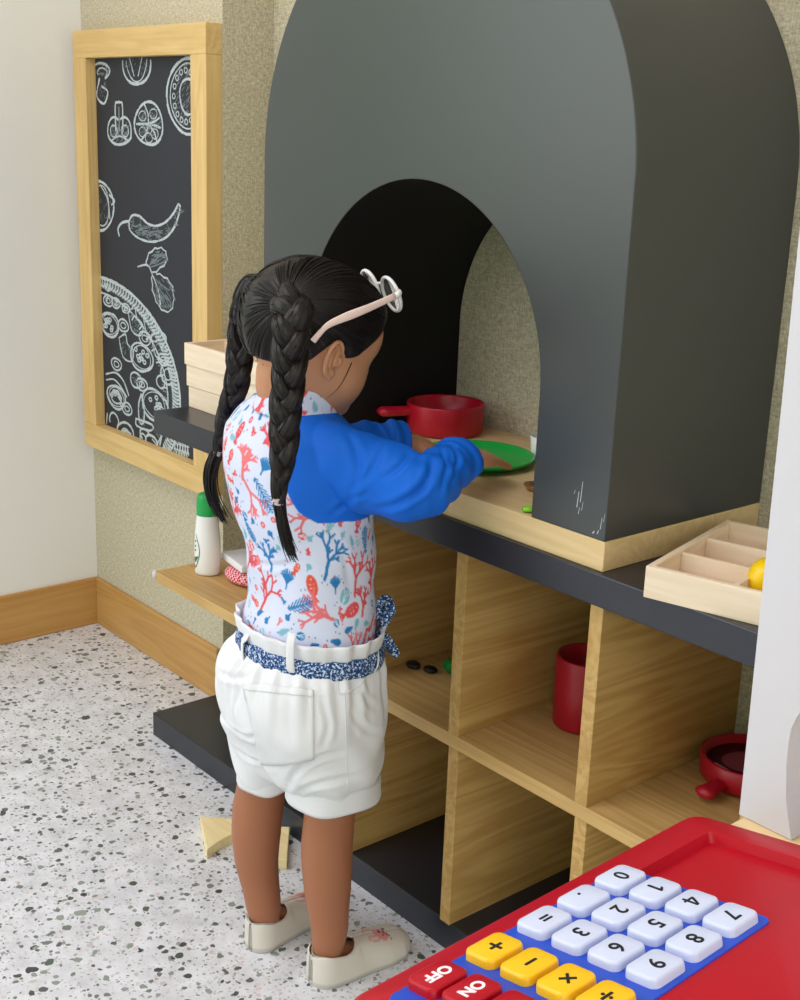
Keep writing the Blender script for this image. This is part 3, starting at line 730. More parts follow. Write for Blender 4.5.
def text(name, s, size, mtl, parent, loc, bold=.0):
    if s == '1':
        bm = bmesh.new(); add_prism(bm, [(.0008, -.0035), (.0008, .0036), (-.0002, .0036), (-.0021, .0022), (-.0021, .0011), (-.0004, .0021), (-.0004, -.0035)], -.0001, .00012)
        o = bm_obj(name, bm, mtl, parent); o.location = loc; return o
    if s == '4':
        bm = bmesh.new(); add_prism(bm, [(.0006, -.0035), (.0016, -.0035), (.0016, .0036), (.0006, .0036)], -.0001, .00012)
        add_prism(bm, [(-.0026, -.0019), (.0027, -.0019), (.0027, -.0010), (-.0026, -.0010)], -.0001, .00013); add_prism(bm, [(-.0026, -.0010), (-.0014, -.0010), (.0012, .0036), (.0002, .0036)], -.0001, .000125)
        o = bm_obj(name, bm, mtl, parent); o.location = loc; return o
    c = bpy.data.curves.new(name, 'FONT'); c.body = s; c.size = size; c.align_x = 'CENTER'; c.align_y = 'CENTER'; c.offset = bold; c.extrude = .00012
    t = bpy.data.objects.new(name, c); COL.objects.link(t)
    ev = t.evaluated_get(bpy.context.evaluated_depsgraph_get()); me = bpy.data.meshes.new_from_object(ev)
    bpy.data.objects.remove(t); me.name = name; me.materials.clear(); me.materials.append(mtl)
    o = bpy.data.objects.new(name, me); o.location = loc
    return link(o, parent)
for i, row in enumerate(keys):
    for j, s in enumerate(row):
        yel = j == 3
        k = bpy.data.objects.new('key', kmes['y' if yel else 'w']); k.location = ((j+(.2 if yel else 0))*.023, -i*.01725, 0); link(k, reg)
        k['label'] = ('yellow key marked ' if yel else 'white key marked ') + {'÷': 'divide', '×': 'times', '−': 'minus', '+': 'plus', '.': 'point', '=': 'equals'}.get(s, s)
        text('key_mark', s, .0098 if not yel else .012, BLACKI, k, (0, 0.0002, .00472), .00008)
for s, u, v in (('OFF', .1010, -.0533), ('ON', .1000, -.0372)):
    k = bpy.data.objects.new('key', kmes['r']); k.location = (u, v, 0); k['label'] = 'red key marked ' + s; link(k, reg)
    text('key_mark', s, .0068, WHITEI, k, (0, 0, .00472), .00022)
k = bpy.data.objects.new('key', kmes['r']); k.location = (.0995, -.0205, 0); k['label'] = 'plain red key at the end of its column'; link(k, reg)
# ------------------------------------------------------------------ the girl
CAMP = np.array([2.7105, -1.3604, 1.1884]); FPX = 1287.2774
CAMR = np.array([[0.6411978402284311, 0.766484656914592, 0.03696755876326153], [-0.23541351314961326, 0.15062551969344926, 0.9601522955467195], [-0.7303737450873711, 0.624350241075951, -0.27702160377026486]])
_a = math.radians(49.475); E1 = np.array([math.cos(_a), math.sin(_a), 0]); E2 = np.array([-math.sin(_a), math.cos(_a), 0])
def at(u, v, t):
    """a point of the room: direction (u, v) from the viewpoint, at horizontal distance t metres"""
    d = np.array([(u-400)/FPX, -(v-500)/FPX, 1.]) @ CAMR
    return CAMP + d*(t/(d @ E2))
girl = thing('person', 'small girl with two dark braids, coral print top and white shorts at the toy oven', 'person', (1.375, -.36, 0))
GO = np.array([1.375, -.36, 0])
def gobj(mb_or, name, mat, smooth=True, label=None, parent=None):
    V, F = mb_or
    return mesh_obj(name, np.asarray(V)-GO, F, mat, parent or girl, smooth, label)
def mbobj(mb, name, mat, label=None, parent=None): return gobj((np.vstack(mb.V), mb.F), name, mat, True, label, parent)

NR = 72
TH_ = np.linspace(0, 2*PI, NR, endpoint=False)
def sil_ring(v, uL, uR, t, ratio=1.3, sq=2.0, dz=0):
    """horizontal oval whose outline spans uL..uR; returns centre, half width across x and half depth along y"""
    L, Rr = at(uL, v, t), at(uR, v, t); c = (L+Rr)/2; half = np.linalg.norm((Rr-L)[:2])/2
    a = half/math.sqrt(E1[0]**2 + (E1[1]/ratio)**2)
    return c, a, a/ratio
def oval_ring(c, a, b, sq=2.0, z=None, rot=0):
    ct, st = np.cos(TH_), np.sin(TH_)
    x = a*np.sign(ct)*np.abs(ct)**(2/sq); y = b*np.sign(st)*np.abs(st)**(2/sq)
    cr, sr = math.cos(rot), math.sin(rot)
    return np.stack([c[0]+x*cr-y*sr, c[1]+x*sr+y*cr, np.full(NR, c[2] if z is None else z)], 1)
def interp_rows(rows, m):
    return catmull(np.array(rows, float), m)

# ---- torso outline of the shirt: v, left, right, distance, width/depth ratio
T_ROWS = [(662, 246, 370, 1.640, 1.30), (640, 243, 373, 1.640, 1.30), (620, 243, 375, 1.642, 1.30), (600, 247, 375, 1.644, 1.30), (575, 248, 374, 1.647, 1.30), (545, 243, 374, 1.650, 1.32),
          (515, 233, 374, 1.654, 1.34), (490, 226, 373, 1.657, 1.36), (465, 222, 371, 1.660, 1.40), (445, 221, 366, 1.663, 1.46), (430, 224, 360, 1.665, 1.52), (418, 231, 351, 1.667, 1.55), (408, 240, 338, 1.668, 1.5), (401, 248, 326, 1.669, 1.35), (396, 253, 318, 1.670, 1.2)]
tor = []
for r in interp_rows(T_ROWS, 4): tor.append(sil_ring(*r))
tz = np.array([c[2] for c, a, b in tor]); tcx = np.array([c[0] for c, a, b in tor]); tcy = np.array([c[1] for c, a, b in tor]); ta = np.array([a for c, a, b in tor]); tb_ = np.array([b for c, a, b in tor])
def torso_at(z): return [np.interp(z, tz, q) for q in (tcx, tcy, ta, tb_)]

# ---- joints
SH_R, EL_R, WR_R = at(334, 455, 1.600), at(419, 488, 1.555), at(464, 457, 1.655)
SH_L, EL_L, WR_L = at(268, 440, 1.715), at(348, 447, 1.735), at(404, 442, 1.765)

# ---- hands -------------------------------------------------------------
def unit(v): v = np.asarray(v, float); return v/np.linalg.norm(v)
def hand(mb, wrist, d, up, side, L=.112, curl=.25, spread=.12):
    """palm, four bent fingers of different lengths and a thumb from the side of the palm; side = +1: thumb towards d x up"""
    d = unit(d); up = unit(np.asarray(up) - (np.asarray(up) @ d)*d); s = np.cross(d, up)*side   # s points to the thumb side
    palmL = L*.45
    pts = [wrist - d*.016, wrist, wrist + d*palmL*.35, wrist + d*palmL*.75, wrist + d*palmL, wrist + d*(palmL+.006)]
    mb.tube(np.array(pts), [.0135, .0130, .0125, .0120, .0100, .0050], 18, [.0175, .0178, .0235, .0265, .0255, .018], ref=up)
    base = wrist + d*palmL*.94
    for k, (off, ln, r, a) in enumerate(((.0190, .47, .0061, .10), (.0066, .53, .0065, .03), (-.0060, .49, .0062, -.05), (-.0176, .39, .0055, -.14))):
        dd = unit(d + s*a*spread/.12); p = base + s*off - d*.006*(k == 3); q = [p - dd*.008, p]; cur = p.copy(); ang = curl*.5
        for j, f in enumerate((.46, .31, .23)):
            dirn = dd*math.cos(ang) - up*math.sin(ang)
            for h in (.5, 1.0): q.append(cur + dirn*(L*ln*f)*h)
            cur = q[-1]; ang += curl*(1.1 if j == 0 else .9)
        n = len(q); rr = np.array([1.0, 1.05, 1.02, 1.06, .95, .98, .86, .62])[:n]*r
        mb.tube(np.array(q), rr, 12, ref=up)
        mb.ball(q[-1], rr[-1]*1.02, 12, 8)
    tb0 = wrist + d*palmL*.28 + s*.0155
    q = [tb0 - s*.010, tb0, tb0 + unit(d*.75+s*.75)*L*.16, tb0 + unit(d*.75+s*.75)*L*.16 + unit(d*.93+s*.3-up*.15)*L*.13, tb0 + unit(d*.75+s*.75)*L*.16 + unit(d*.93+s*.3-up*.15)*L*.13 + unit(d*.96+s*.05-up*.25)*L*.10]
    mb.tube(catmull(q, 3), np.interp(np.linspace(0, 1, 13), [0, .3, .6, .9, 1], [.0095, .0090, .0072, .0064, .0045]), 12, ref=up)
    mb.ball(q[-1], .0047, 12, 8)

# ---- head --------------------------------------------------------------
HC = at(314, 341, 1.665); HS = .96
yaw, pit, rol = math.radians(12), math.radians(-20), math.radians(2)
Fh = np.array([math.sin(yaw)*math.cos(pit), math.cos(yaw)*math.cos(pit), math.sin(pit)])
Rh = np.array([math.cos(yaw), -math.sin(yaw), 0]); Uh = np.cross(Rh, Fh)
Rh, Uh = Rh*math.cos(rol)-Uh*math.sin(rol), Uh*math.cos(rol)+Rh*math.sin(rol)
HM = np.stack([Rh, Fh, Uh], 1)            # head axes: x right, y forward, z up
def hw(p): return HC + HS*(np.asarray(p, float) @ HM.T)
HEAD = [((0, -.012, .018), (.0745, .0915, .080), 0), ((0, .018, -.030), (.060, .066, .060), .030), ((0, .038, -.066), (.034, .036, .026), .026),
        ((.030, .038, -.036), (.032, .032, .030), .02), ((-.030, .038, -.036), (.032, .032, .030), .02), ((0, .050, .030), (.056, .034, .036), .025),
        ((0, .0835, -.020), (.0085, .0100, .0085), .012), ((0, .082, -.006), (.006, .007, .018), .012), ((.0075, .080, -.0225), (.006, .006, .0055), .006), ((-.0075, .080, -.0225), (.006, .006, .0055), .006),
        ((0, .0755, -.0445), (.0175, .0075, .0045), .006), ((0, .0735, -.0525), (.0145, .0075, .0048), .006), ((0, .0695, -.074), (.016, .011, .011), .012)]
def sdf_ell(p, c, r):
    q = p-np.array(c); r = np.array(r); k0 = np.linalg.norm(q/r, axis=-1); k1 = np.linalg.norm(q/(r*r), axis=-1)+1e-9
    return k0*(k0-1)/k1
def head_sdf(p):
    d = None
    for c, r, k in HEAD:
        e = sdf_ell(p, c, r)
        if d is None: d = e; continue
        h = np.clip(.5+.5*(d-e)/k, 0, 1); d = d*(1-h)+e*h-k*h*(1-h)
    for sx in (1, -1):                       # eye sockets pressed in
        e = sdf_ell(p, (sx*.0300, .092, -.001), (.020, .018, .0125)); k = .008
        h = np.clip(.5-.5*(d+e)/k, 0, 1); d = d*(1-h)-e*h+k*h*(1-h)
    return d
def head_r(dirs):
    lo = np.full(len(dirs), .02); hi = np.full(len(dirs), .16)
    for _ in range(34):
        m = (lo+hi)/2; s = head_sdf(dirs*m[:, None]) < 0; lo = np.where(s, m, lo); hi = np.where(s, hi, m)
    return lo
def sphere_grid(n, m):
    el = np.linspace(-PI/2, PI/2, m+1); az = np.linspace(0, 2*PI, n, endpoint=False)
    D = np.array([[(math.cos(e)*math.sin(z), math.cos(e)*math.cos(z), math.sin(e)) for z in az] for e in el]).reshape(-1, 3)
    F = [(i*n+j, i*n+(j+1) % n, (i+1)*n+(j+1) % n, (i+1)*n+j) for i in range(m) for j in range(n)]
    return D, F
body = MB()
D, F = sphere_grid(120, 90); Rr = head_r(D)
body.add(hw(D*Rr[:, None]), F)
for sx in (1, -1):                           # ears: rim, bowl and lobe
    c = np.array([sx*.0705, -.001, -.011]); tilt = .10
    def ep(y, z, o): return hw(c + np.array([sx*(o + .010*max(0, -y/.015)*.8), .88*y*math.cos(tilt)-.86*z*math.sin(tilt), .86*y*math.sin(tilt)+.86*z*math.cos(tilt)]))
    rim = [ep(.014*math.cos(a)-.002, .0265*math.sin(a)+.002, .006+.003*math.sin(a)) for a in np.linspace(math.radians(20), math.radians(275), 22)]
    body.tube(np.array(rim), np.interp(np.linspace(0, 1, 22), [0, .2, .8, 1], [.0024, .0033, .0035, .0045]), 10)
    body.ball(ep(.001, -.023, .004), (.005, .0065, .0075), 12, 10, HM)
    body.tube(np.array([ep(.002, -.016, -.001), ep(-.004, 0, -.004), ep(-.002, .016, -.002)]), [.005, .0075, .005], 12, [.005, .0075, .005])
    body.tube(np.array([ep(.009, -.010, .004), ep(.011, -.002, .006), ep(.009, .006, .004)]), [.003, .0042, .003], 10)
    body.tube(np.array([ep(-.004, -.016, .004), ep(-.007, .002, .005), ep(-.001, .016, .004)]), [.0025, .003, .0025], 10)
# neck and trunk, a little smaller than the clothes
NB = at(288, 408, 1.668)
body.tube(catmull([NB + np.array([0, .0, -.05]), NB, hw((0, -.026, -.055)), hw((0, -.018, -.01))], 4), np.interp(np.linspace(0, 1, 13), [0, .35, .7, 1], [.046, .0375, .036, .040]), 24)
rings = [oval_ring(c, a*.86, b*.84) for c, a, b in tor[::2]]; body.rings(rings)
P_ROWS = [(758, 262, 352, 1.652, 1.6), (745, 246, 366, 1.648, 1.4), (720, 232, 380, 1.643, 1.24), (690, 228, 378, 1.641, 1.27), (665, 236, 374, 1.64, 1.3), (645, 246, 370, 1.64, 1.3)]
body.rings([oval_ring(c, a*.93, b*.93) for c, a, b in (sil_ring(*r) for r in interp_rows(P_ROWS, 2))])
# arms
def limb(pts, rad, m=4, n=20, rad2=None):
    P_ = catmull(pts, m); k = np.linspace(0, 1, len(P_)); kk = np.linspace(0, 1, len(rad)); body.tube(P_, np.interp(k, kk, rad), n, None if rad2 is None else np.interp(k, kk, rad2))
limb([SH_R, (SH_R+EL_R)/2, EL_R, (EL_R*.45+WR_R*.55), WR_R], [.034, .031, .027, .025, .0165])
limb([SH_L, (SH_L+EL_L)/2, EL_L, (EL_L*.45+WR_L*.55), WR_L], [.034, .031, .027, .025, .0165])
TIP_R, TIP_L = np.array([1.450, -.083, .7410]), np.array([1.350, -.128, .7425])
dR, dL = unit(TIP_R-WR_R), unit(TIP_L-WR_L)
hand(body, WR_R + dR*.014, dR, (.0, .45, 1), -1, .118, .10, .2)
hand(body, WR_L + dL*.008, dL, (.1, .5, 1), 1, .098, .14)
# legs: v, left, right, distance
def leg(rows, extra):
    pts = []; rr = []
    for v, l, r, t in rows:
        p, q = at(l, v, t), at(r, v, t); pts.append((p+q)/2); rr.append(np.linalg.norm(q-p)/2)
    for p, r in extra: pts.append(np.array(p)); rr.append(r)
    n = len(pts); P_ = catmull(pts, 4); R_ = np.interp(np.linspace(0, n-1, len(P_)), range(n), rr); body.tube(P_, R_, 28, R_)
AN_R, AN_L = at(329, 925, 1.607), at(264, 905, 1.682)
leg([(730, 300, 372, 1.628), (775, 302, 364, 1.622), (815, 304, 355, 1.616), (845, 301, 353, 1.612), (865, 301.5, 352.5, 1.610), (890, 304, 351, 1.608), (912, 308.5, 349, 1.607), (930, 311, 348, 1.606)], [((AN_R[0]-.001, AN_R[1], .045), .0225), ((AN_R[0], AN_R[1]+.004, .020), .018)])
leg([(720, 240, 296, 1.664), (755, 240, 290, 1.670), (786, 237, 286, 1.676), (808, 232.5, 283.5, 1.680), (832, 231.5, 281, 1.681), (860, 235, 278.5, 1.682), (885, 242, 279.5, 1.682), (905, 246, 281, 1.682)], [((AN_L[0], AN_L[1]+.002, .045), .0225), ((AN_L[0], AN_L[1]+.006, .020), .018)])
HEAD_R, HEAD_L = math.radians(3), math.radians(-10)      # heading of the feet
def footdir(h): return np.array([math.sin(h), math.cos(h), 0])
for A, h in ((AN_R, HEAD_R), (AN_L, HEAD_L)):
    f = footdir(h); b0 = np.array([A[0], A[1], 0])
    body.tube(np.array([b0-f*.022+(0, 0, .024), b0+f*.02+(0, 0, .026), b0+f*.06+(0, 0, .021), b0+f*.10+(0, 0, .017), b0+f*.122+(0, 0, .014)]), [.015, .018, .014, .010, .006], 16, [.017, .020, .023, .025, .013])
V, Fb, Nb = remesh(body, .0019, 5, .5)
SKIN = dye('skin', .48, .35, .05, 500, 0, .12)
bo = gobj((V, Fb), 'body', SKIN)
loc = (V-HC) @ HM/HS
cols = np.tile(np.array([[194, 138, 104]])/255., (len(V), 1))
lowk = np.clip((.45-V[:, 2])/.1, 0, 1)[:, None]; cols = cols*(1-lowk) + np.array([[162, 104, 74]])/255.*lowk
lip = np.exp(-((loc[:, 0]/.017)**4 + ((loc[:, 1]-.078)/.012)**4 + ((loc[:, 2]+.0485)/.0085)**4))[:, None]; cols = cols*(1-lip*.8) + np.array([[172, 84, 82]])/255.*lip*.8
chk = np.exp(-(((np.abs(loc[:, 0])-.040)/.018)**2 + ((loc[:, 1]-.060)/.02)**2 + ((loc[:, 2]+.03)/.018)**2))[:, None]; cols = cols*(1-chk*.25) + np.array([[214, 128, 108]])/255.*chk*.25
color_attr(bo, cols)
# eyes (gaze lowered), lashes, brows
EYEW = plain('eye_white', (232, 228, 224), .2, .5, .01); EYEB = plain('eye_brown', (34, 22, 16), .15, .6, .02); LASH = plain('lash_black', (18, 14, 13), .6, .3)
for sx in (1, -1):
    m = MB(); m.ball(hw((sx*.0290, .0655, -.004)), (.0125, .0085, .0052), 20, 14, HM); e = mbobj(m, 'eye', EYEW)
    m = MB(); m.ball(hw((sx*.0288, .0715, -.0055)), (.0048, .0036, .0042), 16, 12, HM); mbobj(m, 'iris', EYEB, None, e).matrix_parent_inverse = Matrix()
    p = [hw((sx*(.0300+k), .0782-18*k*k, -.0008-14*k*k)) for k in np.linspace(-.0135, .0135, 11)]
    m = MB(); m.tube(np.array(p), [.0004]+[.0011]*9+[.0004], 8)
    for k in np.linspace(-.008, .013, 9): b0 = hw((sx*(.0300+k), .0788-18*k*k, -.0012-14*k*k)); m.tube(np.array([b0, b0+Fh*.005-Uh*.003+Rh*sx*k*.15, b0+Fh*.0085-Uh*.003+Rh*sx*k*.3]), [.0004, .0003, .0001], 5)
    mbobj(m, 'eyelashes', LASH)
    p = [hw((sx*x, y, z)) for x, y, z in ((.016, .0850, .0165), (.024, .0840, .0195), (.034, .0790, .0205), (.044, .0700, .0170))]
    m = MB(); m.tube(catmull(p, 4), np.interp(np.linspace(0, 1, 13), [0, .4, 1], [.0014, .0019, .0006]), 8, [.0026]*13, ref=Fh); mbobj(m, 'eyebrow', LASH)
# ---- hair --------------------------------------------------------------
HAIRM, nt, b = mat_base('dark_hair', .40, .34)
tc = N(nt, 'ShaderNodeTexCoord'); no = N(nt, 'ShaderNodeTexNoise', Scale=260.0, Detail=2.0); nt.links.new(tc.outputs['Object'], no.inputs['Vector'])
cr = N(nt, 'ShaderNodeValToRGB'); cr.color_ramp.elements[0].color = lin((16, 12, 13)); cr.color_ramp.elements[1].color = lin((34, 26, 25)); nt.links.new(no.outputs['Fac'], cr.inputs[0]); nt.links.new(cr.outputs[0], b.inputs['Base Color'])
AZ = np.radians([0, 25, 42, 55, 66, 76, 84, 92, 100, 112, 130, 155, 180]); EL = np.radians([44, 40, 30, 14, 0, -3, 8, 12, 4, -16, -28, -32, -33])
def hair_mask(D):
    az = np.abs(np.arctan2(D[:, 0], D[:, 1])); el = np.arcsin(np.clip(D[:, 2], -1, 1)); x = (el-np.interp(az, AZ, EL))/math.radians(9)
    x = np.clip(x+.5, 0, 1); return x*x*(3-2*x)
def hair_r(D):
    m = hair_mask(D); r = head_r(D)
    ang = np.arccos(np.clip(D @ unit([0, .60, .80]), -1, 1))
    return r - .005 + m*(.0125 + .004*np.clip(D[:, 2], 0, 1) + .006*np.exp(-(ang/.42)**2))
D, F = sphere_grid(160, 110); hm_ = hair_mask(D); keep = hm_ > .02
R_ = hair_r(D); Vh = hw(D*R_[:, None])
hair = gobj((Vh, [f for f in F if any(keep[i] for i in f)]), 'hair', HAIRM)
TIE = {1: np.array([.052, -.070, .030]), -1: np.array([-.052, -.070, .030])}
# combed strands from the hairline and parting to the two ties
m = MB(); r2 = np.random.default_rng(3)
def strand(d0, side, lift, w):
    d1 = unit(TIE[side]); n = 12; pts = []
    w0 = math.acos(np.clip(d0 @ d1, -1, 1))
    for i in range(n+1):
        s = i/n; d = (math.sin((1-s)*w0)*d0 + math.sin(s*w0)*d1)/max(1e-6, math.sin(w0)) if w0 > 1e-3 else d0
        pts.append(d)
    pts = np.array([unit(p) for p in pts]); rr = hair_r(pts) + lift*np.sin(np.linspace(0, PI, n+1))**.6 + np.linspace(0, .004, n+1)
    m.tube(hw(pts*rr[:, None]), np.interp(np.linspace(0, 1, n+1), [0, .15, 1], [w*.4, w, w*.9]), 4, cap=False)
cnt = 0
while cnt < 1500:
    d = unit(r2.normal(size=3)); q = hair_mask(d[None])[0]
    if q < .45: continue
    side = 1 if d[0] > r2.normal()*.004 else -1
    strand(d, side, r2.uniform(.0003, .0022), r2.uniform(.0005, .0010)); cnt += 1
for _ in range(420):                         # right along the hairline
    az = r2.uniform(-PI, PI); el = np.interp(abs(az), AZ, EL) + math.radians(r2.uniform(-1, 6)); d = np.array([math.cos(el)*math.sin(az), math.cos(el)*math.cos(az), math.sin(el)])
    strand(d, 1 if d[0] > 0 else -1, r2.uniform(.0005, .002), r2.uniform(.0004, .0008))
for (a0, e0, L_) in ((68, -4, .060), (118, -22, .03), (150, -36, .028), (170, -37, .03), (-160, -36, .026), (-120, -24, .03)):   # loose wisps before the ear and on the nape
    for _ in range(1):
        az, el = math.radians(a0+r2.uniform(-3, 3)), math.radians(e0+r2.uniform(-2, 2)); pts = []
        for k in range(7):
            e_ = el - (L_/.08)*k/6; d = np.array([math.cos(e_)*math.sin(az+k*.01), math.cos(e_)*math.cos(az+k*.01), math.sin(e_)]); pts.append(hw(d*(head_r(d[None])[0]+.0012)))
        m.tube(np.array(pts), [.0007, .0007, .0006, .0005, .0004, .0003, .0001], 4, cap=False)
mbobj(m, 'hair_strands', HAIRM)
def braid(path, width, tail, name, PER=.098):
    P_ = catmull(path, 16); L = np.r_[0, np.cumsum(np.linalg.norm(np.diff(P_, axis=0), axis=1))]
    k = np.linspace(0, L[-1], 150); Q = np.stack([np.interp(k, L, P_[:, i]) for i in range(3)], 1)
    Wd = np.interp(np.linspace(0, 1, 150), np.linspace(0, 1, len(width)), width)
    T, _, _ = frames(Q); B = np.cross(T, E2); B /= np.linalg.norm(B, axis=1)[:, None]; Nn = np.cross(B, T)    # braid lies flat, its plaits facing outwards
    bm_ = MB(); per = PER
    for s in range(3):
        ph = 2*PI*k/per + s*2*PI/3; env = np.clip(k/.03, 0, 1)
        c = Q + B*(Wd*.46*env*np.sin(ph))[:, None] + Nn*(Wd*.34*env*np.sin(2*ph))[:, None]
        r = Wd*.56*(1 + .16*np.cos(2*ph))
        # each strand is itself a bundle of locks
        Vt, Ft = tube_vf(c, r, 22, r*.80, ref=E2)
        n = 22; ang = np.tile(np.arange(n), len(c)); row = np.repeat(np.arange(len(c)), n)
        rel = Vt - np.repeat(c, n, 0); Vt = Vt + rel*(.07*np.sin(ang*2*PI/n*7 + row*.22) + .04*np.sin(ang*2*PI/n*11 - row*.13))[:, None]
        bm_.add(Vt, Ft)
        for j in range(26):
            a = r2.uniform(0, 2*PI); dr = r2.uniform(-.02, .02)
            Tt, N1, B1 = frames(c, E2); kk = np.arange(150); aa = a + kk*dr
            st = c + N1*(r*1.03*np.cos(aa))[:, None] + B1*(r*.83*np.sin(aa))[:, None]
            bm_.tube(st[::3], [.0006]*50, 4, cap=False)
    o = mbobj(bm_, name, HAIRM)
    tm = MB(); e = Q[-1]; tl = [np.array(p) for p in tail]
    for j in range(150):
        off = r2.normal(size=3)*Wd[-1]*.30; sp_ = r2.uniform(.72, 1.0); jit = r2.normal(size=3)*.003
        pp = [Q[-4]+off*.7] + [e+off] + [p + off*(1.2-.75*(i+1)/len(tl)) + jit*(i+1)/len(tl) for i, p in enumerate(tl)]
        pp = catmull(pp, 4); pp = pp[:max(6, int(len(pp)*sp_))]
        tm.tube(pp, np.linspace(.0016, .0004, len(pp)), 5, cap=False)
    mbobj(tm, 'braid_tail', HAIRM, None, o)
    t = MB(); d = unit(Q[-1]-Q[-6]); n1 = unit(np.cross(d, E2)); n2 = np.cross(d, n1)
    for q in (-.003, .0, .003): t.tube(np.array([Q[-2] + d*q + (n1*math.cos(a)*Wd[-1]*.62 + n2*math.sin(a)*Wd[-1]*.62) for a in np.linspace(0, 2*PI, 25)]), .0019, 8, cap=False)
    mbobj(t, 'hair_tie', plain('pale_hair_tie', (196, 178, 184), .6, .3), 'pale elastic hair tie', o)
    return o
tr = hw(TIE[1]*1.12); tl = hw(TIE[-1]*1.12)
braid([hw(TIE[1]*.98), tr + (0, 0, .006), at(293, 312, 1.545), at(291, 338, 1.530), at(289, 365, 1.530), at(287, 395, 1.530), at(285, 425, 1.525), at(283, 455, 1.520), at(280, 482, 1.519), at(278, 502, 1.520)],
      [.0225, .0265, .0275, .0250, .0240, .0230, .0220, .0205, .0185, .0125, .0095], [at(280, 515, 1.520), at(284, 532, 1.522), at(289, 548, 1.528), at(295, 562, 1.535)], 'braid')
braid([hw(TIE[-1]*.98), tl + (0, 0, .006), at(246, 312, 1.725), at(241, 335, 1.735), at(240, 360, 1.735), at(236, 385, 1.738), at(229, 408, 1.745), at(224, 432, 1.755), at(219, 452, 1.765)],
      [.0205, .0240, .0235, .0215, .0205, .0190, .0175, .0150, .0115], [at(213, 465, 1.765), at(210, 482, 1.765), at(213, 500, 1.765), at(220, 514, 1.765), at(226, 524, 1.765)], 'braid')

# ---- spectacles pushed up on the hair: a thing of its own
gl = thing('sunglasses', 'white round child\'s sunglasses with pale pink temples pushed up on the girl\'s hair', 'sunglasses', tuple(HC))
GWH = plain('white_spectacle_plastic', (244, 240, 240), .25, .5, .01); GPK = plain('pink_temple_plastic', (252, 222, 214), .3, .5, .01)
gc = np.array([0, .0690, .0958]); tlt = math.radians(40)
gz = np.array([0, -math.sin(tlt), math.cos(tlt)]); gx = np.array([1., 0, 0])
def gobj2(m, name, mat, label=None, parent=None): return mesh_obj(name, np.vstack(m.V)-HC, m.F, mat, parent or gl, True, label)
m = MB()
for sx in (1, -1):
    c = gc + gx*sx*.0322
    m.tube(hw(np.array([c + gx*.0245*math.cos(a) + gz*.0240*math.sin(a) for a in np.linspace(0, 2*PI, 49)])), .0026, 10, [.0022]*49, cap=False, ref=Fh)
m.tube(hw(np.array([gc + gx*x + gz*(.008-.0*x) + np.array([0, .0045*(1-(x/.0095)**2), .0035*(1-(x/.0095)**2)]) for x in np.linspace(-.0095, .0095, 9)])), .0022, 10)
for sx in (1, -1): m.tube(hw(np.array([gc + gx*sx*.0565 + gz*.007, gc + gx*sx*.0645 + gz*.006 + np.array([0, -.003, -.001]), gc + gx*sx*.0665 + gz*.004 + np.array([0, -.010, -.004])])), .0036, 10, [.0048, .0050, .0044], ref=Fh)
gobj2(m, 'frame', GWH)
lensm, nt, b = mat_base('clear_lens', .05, .5); b.inputs['Transmission Weight'].default_value = 1.0; b.inputs['IOR'].default_value = 1.04; b.inputs['Base Color'].default_value = (.97, .97, .97, 1); b.inputs['Roughness'].default_value = 0
for sx in (1, -1):
    c = gc + gx*sx*.0322; q = [c + gx*.0232*math.cos(a) + gz*.0228*math.sin(a) for a in np.linspace(0, 2*PI, 40, endpoint=False)]
    Vv = hw(np.array(q + [p - np.array([0, .0012, 0]) for p in q])); n = 40
    mesh_obj('lens', Vv-HC, [tuple(range(n)), tuple(range(2*n-1, n-1, -1))] + [(i, (i+1) % n, n+(i+1) % n, n+i) for i in range(n)], lensm, gl, True)
for sx in (1, -1):
    p0 = gc + gx*sx*.0668 + gz*.004 + np.array([0, -.010, -.004])
    q = [p0, np.array([sx*.0770, .0270, .0735]), np.array([sx*.0850, .0070, .0605]), np.array([sx*.0895, -.0150, .0450]), np.array([sx*.0905, -.0325, .0300]), np.array([sx*.0905, -.0400, .0165]), np.array([sx*.0885, -.0445, .0030])]
    Q = catmull(q, 5); kk = np.linspace(0, 1, len(Q))
    m = MB(); m.tube(hw(Q), [.0016]*len(Q), 14, np.interp(kk, [0, .1, .45, .75, 1], [.0044, .0046, .0058, .0036, .0042]), ref=Rh)
    gobj2(m, 'temple', GPK, 'pale pink temple')
RED, PINK, BLUE, TEAL, ORG, NAVY = (216, 78, 84), (226, 112, 118), (38, 116, 178), (124, 178, 196), (220, 86, 62), (52, 92, 150)
